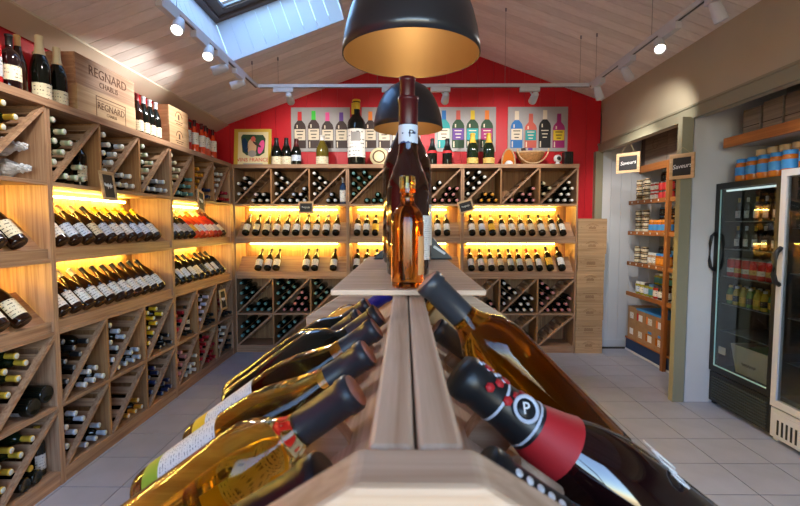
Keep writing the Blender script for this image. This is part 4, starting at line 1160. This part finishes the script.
for k in range(7):
    y = 5.2 - k * .092
    b, l, lb = [('jar_olive', 'lid_white', 'label_blue'), ('jar_olive', 'lid_white', 'label_white'), ('jar_olive', 'lid_dark', 'label_blue'), ('jar_olive', 'lid_blue', 'paper_teal'), ('jar_red', 'lid_dark', 'label_white'), ('jar_dark', 'lid_dark', 'label_white'), ('jar_dark', 'lid_dark', 'label_white')][k]
    jar('%s jar, %s from left on lowest pantry shelf' % ({'jar_olive': 'olive green', 'jar_red': 'red', 'jar_dark': 'dark'}[b], ORD[k]), (PX + .09, y, .688), b, l, lb, 1.2, 1.1)
    if k > 1:
        stack(y, PX + .2, .688, 2, 'jar_dark' if k > 4 else 'jar_olive', 'lid_white', 'paper_teal', 'teal labelled', '%s rear stack on lowest pantry shelf' % ORD[k], 1.2, 1.0)
# cartons under the lowest shelf
for r_ in range(2):
    for k in range(4):
        y0 = 5.33 - k * .195
        t = thing('carton', '%s cardboard carton, %s from left under the pantry shelf' % (('lower', 'upper')[r_], ORD[k]), 'carton', T((PX + .03, y0, .16 + r_ * .185)) @ RZ(-90), 'cartons under the pantry shelf')
        obj('box', boxm(.003, .19, 0, .28, 0, .183), 'cardboard', t, None, .002)
        obj('label', boxm(.055, .135, -.001, 0, .05, .12), 'label_white' if (r_ + k) % 2 else 'price_white', t)
        if r_ == 1 and k > 0:
            obj('lid_strip', boxm(.001, .192, -.003, .282, .168, .186), 'paper_blue', t)
            obj('picture', boxm(.015, .05, -.0012, 0, .05, .13), 'p_orange' if k != 1 else 'p_red', t)
        elif k > 1:
            obj('picture', boxm(.015, .05, -.0012, 0, .05, .13), 'jar_orange', t)
            obj('lid_strip', boxm(.06, .13, -.0014, 0, .14, .165), 'paper_blue', t)
# cases on the pantry top
for k in range(2):
    crate('grey weathered wooden case on top of the pantry, %s' % ('left' if k == 0 else 'right, by the post'), T((PX + .01, 5.02 - k * .42, 2.115)) @ RZ(-90), .41, .3, .34, [('arc', .2, .2, .05, 0, 330, .002, ink)], 'weathered', 'cases on the pantry')
tag(obj('dark_bottle_box', boxm(0, .09, 0, .09, 0, .3), 'lid_dark', None, T((PX + .02, 5.03, 2.115))), 'narrow dark box beside cases on top of the pantry', 'box')

# ================================================================== FRIDGES
FX = 2.52
def fridge(label, y0, y1, H, mb_, md, inner, shelves, label_h, grille):
    """door faces -x; y0 near end, y1 far end"""
    t = thing('glass_door_fridge', label, 'fridge', T((FX, y0, 0)))
    w = y1 - y0
    xb = 2.98 - FX
    obj('side_wall', boxm(.035, xb, 0, .035, 0, H), mb_, t)
    obj('side_wall', boxm(.035, xb, w - .035, w, 0, H), mb_, t)
    obj('back_wall', boxm(xb - .02, xb, .035, w - .035, 0, H), inner, t)
    obj('roof', boxm(.035, xb - .02, .035, w - .035, H - .05, H), mb_, t)
    obj('bottom', boxm(.035, xb - .02, .035, w - .035, .28, .32), inner, t)
    obj('lining', boxm(.04, xb - .021, .0352, .04, .32, H - .05), inner, t)
    obj('lining', boxm(.04, xb - .021, w - .04, w - .0352, .32, H - .05), inner, t)
    # grille
    g = obj('base_panel', boxm(.01, .035, .0, w, .03, grille), mb_, t)
    d = thing('door', None, None); d.parent = t
    f = .045
    obj('door_frame', boxm(0, .035, 0, f, grille + .012, H), md, d)
    obj('door_frame', boxm(0, .035, w - f, w, grille + .012, H), md, d)
    obj('door_frame', boxm(0, .035, f, w - f, H - f, H), md, d)
    obj('door_frame', boxm(0, .035, f, w - f, grille + .012, grille + .012 + f), md, d)
    obj('door_glass', boxm(.012, .018, f - .005, w - f + .005, grille + .05, H - f + .005), 'door_glass', d)
    for sh in shelves:
        obj('wire_shelf', boxm(.06, xb - .03, .04, w - .04, sh - .006, sh), 'metal_shelf', t)
    return t, d, w
t, d, w_ = fridge('black glass-door fridge with red cans and small bottles', 3.085, 3.728, 1.80, 'fridge_black', 'fridge_black', 'fridge_dark', (.62, .84, 1.06, 1.28, 1.5), 0, .27)
for k in range(9):
    obj('grille_slat', boxm(.0, .01, .04, w_ - .04, .05 + k * .022, .062 + k * .022), 'fridge_dark', t)
obj('gasket', boxm(.004, .012, w_ - .05, w_ - .042, .33, 1.75), 'gasket', d)
obj('gasket', boxm(.004, .012, .05, w_ - .05, .328, .336), 'gasket', d)
obj('handle', MB().tube([(0, w_ - .018, 1.1), (-.03, w_ - .016, 1.13), (-.04, w_ - .016, 1.18), (-.04, w_ - .016, 1.32), (-.03, w_ - .016, 1.38), (0, w_ - .018, 1.41)], .012, 8), 'handle_black', d)
obj('sticker', boxm(.0105, .0118, w_ - .17, w_ - .09, .44, .5), 'fridge_inner', d)
obj('fill_glow_strip', boxm(.05, .07, .05, w_ - .05, 1.735, 1.748), 'fridge_fill_glow', t)  # added glowing strip that brightens the fridge interior, not an actual lamp
CAN = [(0, .004), (.026, 0), (.033, .008), (.033, .108), (.027, .116), (.027, .12), (0, .118)]
CANH = [(.0333, .03), (.0333, .06)]
rows = [(1.06, 'can')]
for k in range(7):
    for q in range(2):
        y = 3.645 - k * .078
        o = obj('drink_can', cached('can', lambda: MB().lathe(CAN, 18)), 'can_red', None, T((FX + .1 + q * .075, y, 1.0605)))
        o.scale = (1.05, 1.05, 1.2)
        tag(o, 'red drink can, %s from left in %s row of black fridge' % (ORD[k], ('front', 'second')[q]), 'drink can', 'red cans in the fridge')
        obj('white_band', cached('canband', lambda: MB().lathe(CANH, 18)), 'label_white' if k % 2 == 0 else 'label_gold', o)
        obj('can_top', cached('cantop', lambda: MB().lathe([(.028, .1155), (.0275, .1215), (0, .1205)], 18)), 'can_top', o)
SB = [(0, .003), (.022, 0), (.027, .005), (.0275, .015), (.0275, .09), (.023, .11), (.014, .125), (.013, .14), (0, .14)]
for k in range(8):
    for q in range(2):
        y = 3.65 - k * .07
        o = obj('juice_bottle', cached('juice', lambda: MB().lathe(SB, 16)), 'juice_yellow' if (k + q) % 3 else 'juice_green', None, T((FX + .1 + q * .07, y, .8405)))
        tag(o, 'small yellow green juice bottle, %s from left in %s row of black fridge' % (ORD[k], ('front', 'second')[q]), 'juice bottle', 'juice bottles in the fridge')
        obj('cap', cached('juicecap', lambda: MB().lathe([(.0145, .132), (.0145, .15), (0, .151)], 16)), 'cap_white' if k % 2 else 'cap_gold', o)
        obj('label', cached('juicelabel', lambda: MB().lathe([(.028, .03), (.028, .075)], 16)), 'label_dark' if k % 2 else 'label_yellow', o)
for z, wz in ((1.2805, 'fourth'), (1.5005, 'top')):
    for k in range(6):
        bottle('small_bottle', 'dark small bottle, %s from left on %s shelf of black fridge' % (ORD[k], wz), T((FX + .13, 3.64 - k * .092, z)) @ RZ(-90) @ Matrix.Scale(.6, 4), 'bordeaux', 'glass_dark', 'cap_' + ('white' if k % 2 else 'gold'), 'label_white', 'bottles in the fridge')
ct = thing('plastic_crate', 'white tapered plastic bin on the lowest shelf of black fridge', 'bin', T((FX + .08, 3.2, .3205)))
def bin_():
    a, b, h = (.0, .03, .24, .33), (-.02, .0, .27, .37), .22
    lo = [(a[0], a[1], 0), (a[2], a[1], 0), (a[2], a[3], 0), (a[0], a[3], 0)]
    hi = [(b[0], b[1], h), (b[2], b[1], h), (b[2], b[3], h), (b[0], b[3], h)]
    li = [(x + (.006 if x < .1 else -.006), y + (.006 if y < .1 else -.006), .006 if z == 0 else z) for x, y, z in lo + hi]
    vs = lo + hi + li
    fs = [(3, 2, 1, 0)] + [(i, (i + 1) % 4, 4 + (i + 1) % 4, 4 + i) for i in range(4)] + [(8, 9, 10, 11)] + [(8 + (i + 1) % 4, 8 + i, 12 + i, 12 + (i + 1) % 4) for i in range(4)] + [(4 + i, 4 + (i + 1) % 4, 12 + (i + 1) % 4, 12 + i) for i in range(4)]
    return MB().add(vs, fs)
obj('bin_wall', bin_(), 'crate_white', ct)
obj('bin_writing', MB().tube([(-.009 - .0004 * 0, .12 + .14 * k / 24, .085 + .012 * math.sin(k * 1.7)) for k in range(25)], .0022, 4), 'ink', ct)
tag(obj('green_cloth', MB().lathe([(.13, 0), (.12, .03), (.07, .06), (0, .07)], 14, M=Matrix.Diagonal((.8, 1.15, 1, 1))), 'cloth_green', None, T((FX + .2, 3.38, .49))), 'green cloth bundle in white bin of black fridge', 'cloth')
t2, d2, w2 = fridge('white framed glass-door fridge at the right edge of photo', 2.40, 3.075, 1.835, 'fridge_white', 'fridge_white', 'fridge_dark', (.55, .85, 1.15, 1.45), 0, .23)
t2.location.x = FX - .015
obj('vent_plate', boxm(.004, .01, .03, w2 - .02, .045, .2), 'fridge_white', t2)
for k in range(14):
    y = w2 - .07 - k * .036 - (.05 if k > 4 else 0)
    if y > .05:
        obj('vent_slot', boxm(.001, .0045, y - .007, y + .007, .06, .16), 'fridge_black', t2)
obj('handle', MB().tube([(0, w2 - .03, 1.07), (-.03, w2 - .03, 1.09), (-.045, w2 - .03, 1.14), (-.045, w2 - .03, 1.24), (-.03, w2 - .03, 1.29), (0, w2 - .03, 1.32)], .016, 8), 'handle_black', d2)
for z, wz in ((.8505, 'second'), (1.1505, 'third'), (1.4505, 'top')):
    for k in range(6):
        bottle('small_bottle', 'dark bottle, %s from left on %s shelf of white fridge' % (ORD[k], wz), T((FX + .14, 2.98 - k * .095, z)) @ RZ(-90) @ Matrix.Scale(.8, 4), 'bordeaux', 'glass_dark', 'cap_gold', 'label_white', 'bottles in the white fridge')
# jars standing on the black fridge
for k in range(6):
    y = 3.56 - k * .108 if k < 5 else 2.99
    zf = 1.8005 if k < 5 else 1.8355
    yr = y - .05 if k < 4 else (3.0 if k == 5 else None)
    jar('orange preserve jar with blue label, %s from left on top of fridge' % ORD[k], (FX + .085, y, zf), 'jar_orange', 'paper_blue', 'paper_blue', 1.42, 1.15, 'jars on top of the fridge', lz=(.03, .068), seg=24)
    if yr: jar('pale preserve jar in rear row on top of fridge, %s from left' % ORD[k], (FX + .195, yr, zf), 'jar_beige', 'lid_cream', None, 1.5, 1.5, 'rear jars on top of the fridge', seg=24)
# wall shelf above the fridges with boxes
ws_ = thing('wall_shelf', 'thick brown wooden wall shelf above the fridges', 'shelf', T((2.5, 3.64, 2.07)))
obj('front_edge', boxm(0, .03, -2.4, 0, 0, .075), 'shelfwood_y', ws_, None, .002)
obj('board', boxm(.03, .5, -2.4, 0, .02, .06), 'white_paint', ws_)
obj('bracket', boxm(.4, .54, -.03, 0, -.12, .02), 'shelfwood_x', ws_)
for k, (y0, wd, h, lb, m) in enumerate(((3.52, .16, .2, 'narrow grey wooden case, first on wall shelf above fridge', 'weathered'), (3.33, .17, .215, 'grey wooden case, second on wall shelf above fridge', 'weathered'), (3.14, .17, .215, 'grey wooden case, third on wall shelf above fridge', 'weathered'))):
    crate(lb, T((2.56, y0, 2.13)) @ RZ(-90), wd, .3, h, [('bar', .0, wd, .07, .076, 'ink')], m, 'cases on the wall shelf')
bx_ = thing('dark_carton', 'dark ribbed carton on wall shelf above fridge', 'carton', T((2.55, 2.955, 2.13)) @ RZ(-90))
obj('box', boxm(0, .16, 0, .3, 0, .215), 'lid_dark', bx_)
for k in range(7):
    obj('rib', boxm(.008 + k * .022, .016 + k * .022, -.004, 0, .005, .21), 'black_plastic', bx_)
bx_ = thing('dark_carton', 'maroon dark carton with pale print on wall shelf at photo edge', 'carton', T((2.55, 2.78, 2.13)) @ RZ(-90))
obj('box', boxm(0, .3, 0, .3, 0, .215), 'cap_maroon', bx_)
obj('edge_strip', boxm(-.012, 0, -.004, .0, 0, .215), 'poster_grey', bx_)
for k in range(9):
    obj('print_mark', boxm(.05 + k * .024, .064 + k * .024, -.001, 0, .15, .172 + .008 * (k % 3 == 0)), 'poster_grey', bx_)
obj('panel', boxm(.11, .16, -.0015, 0, .04, .1), 'poster_grey', bx_)
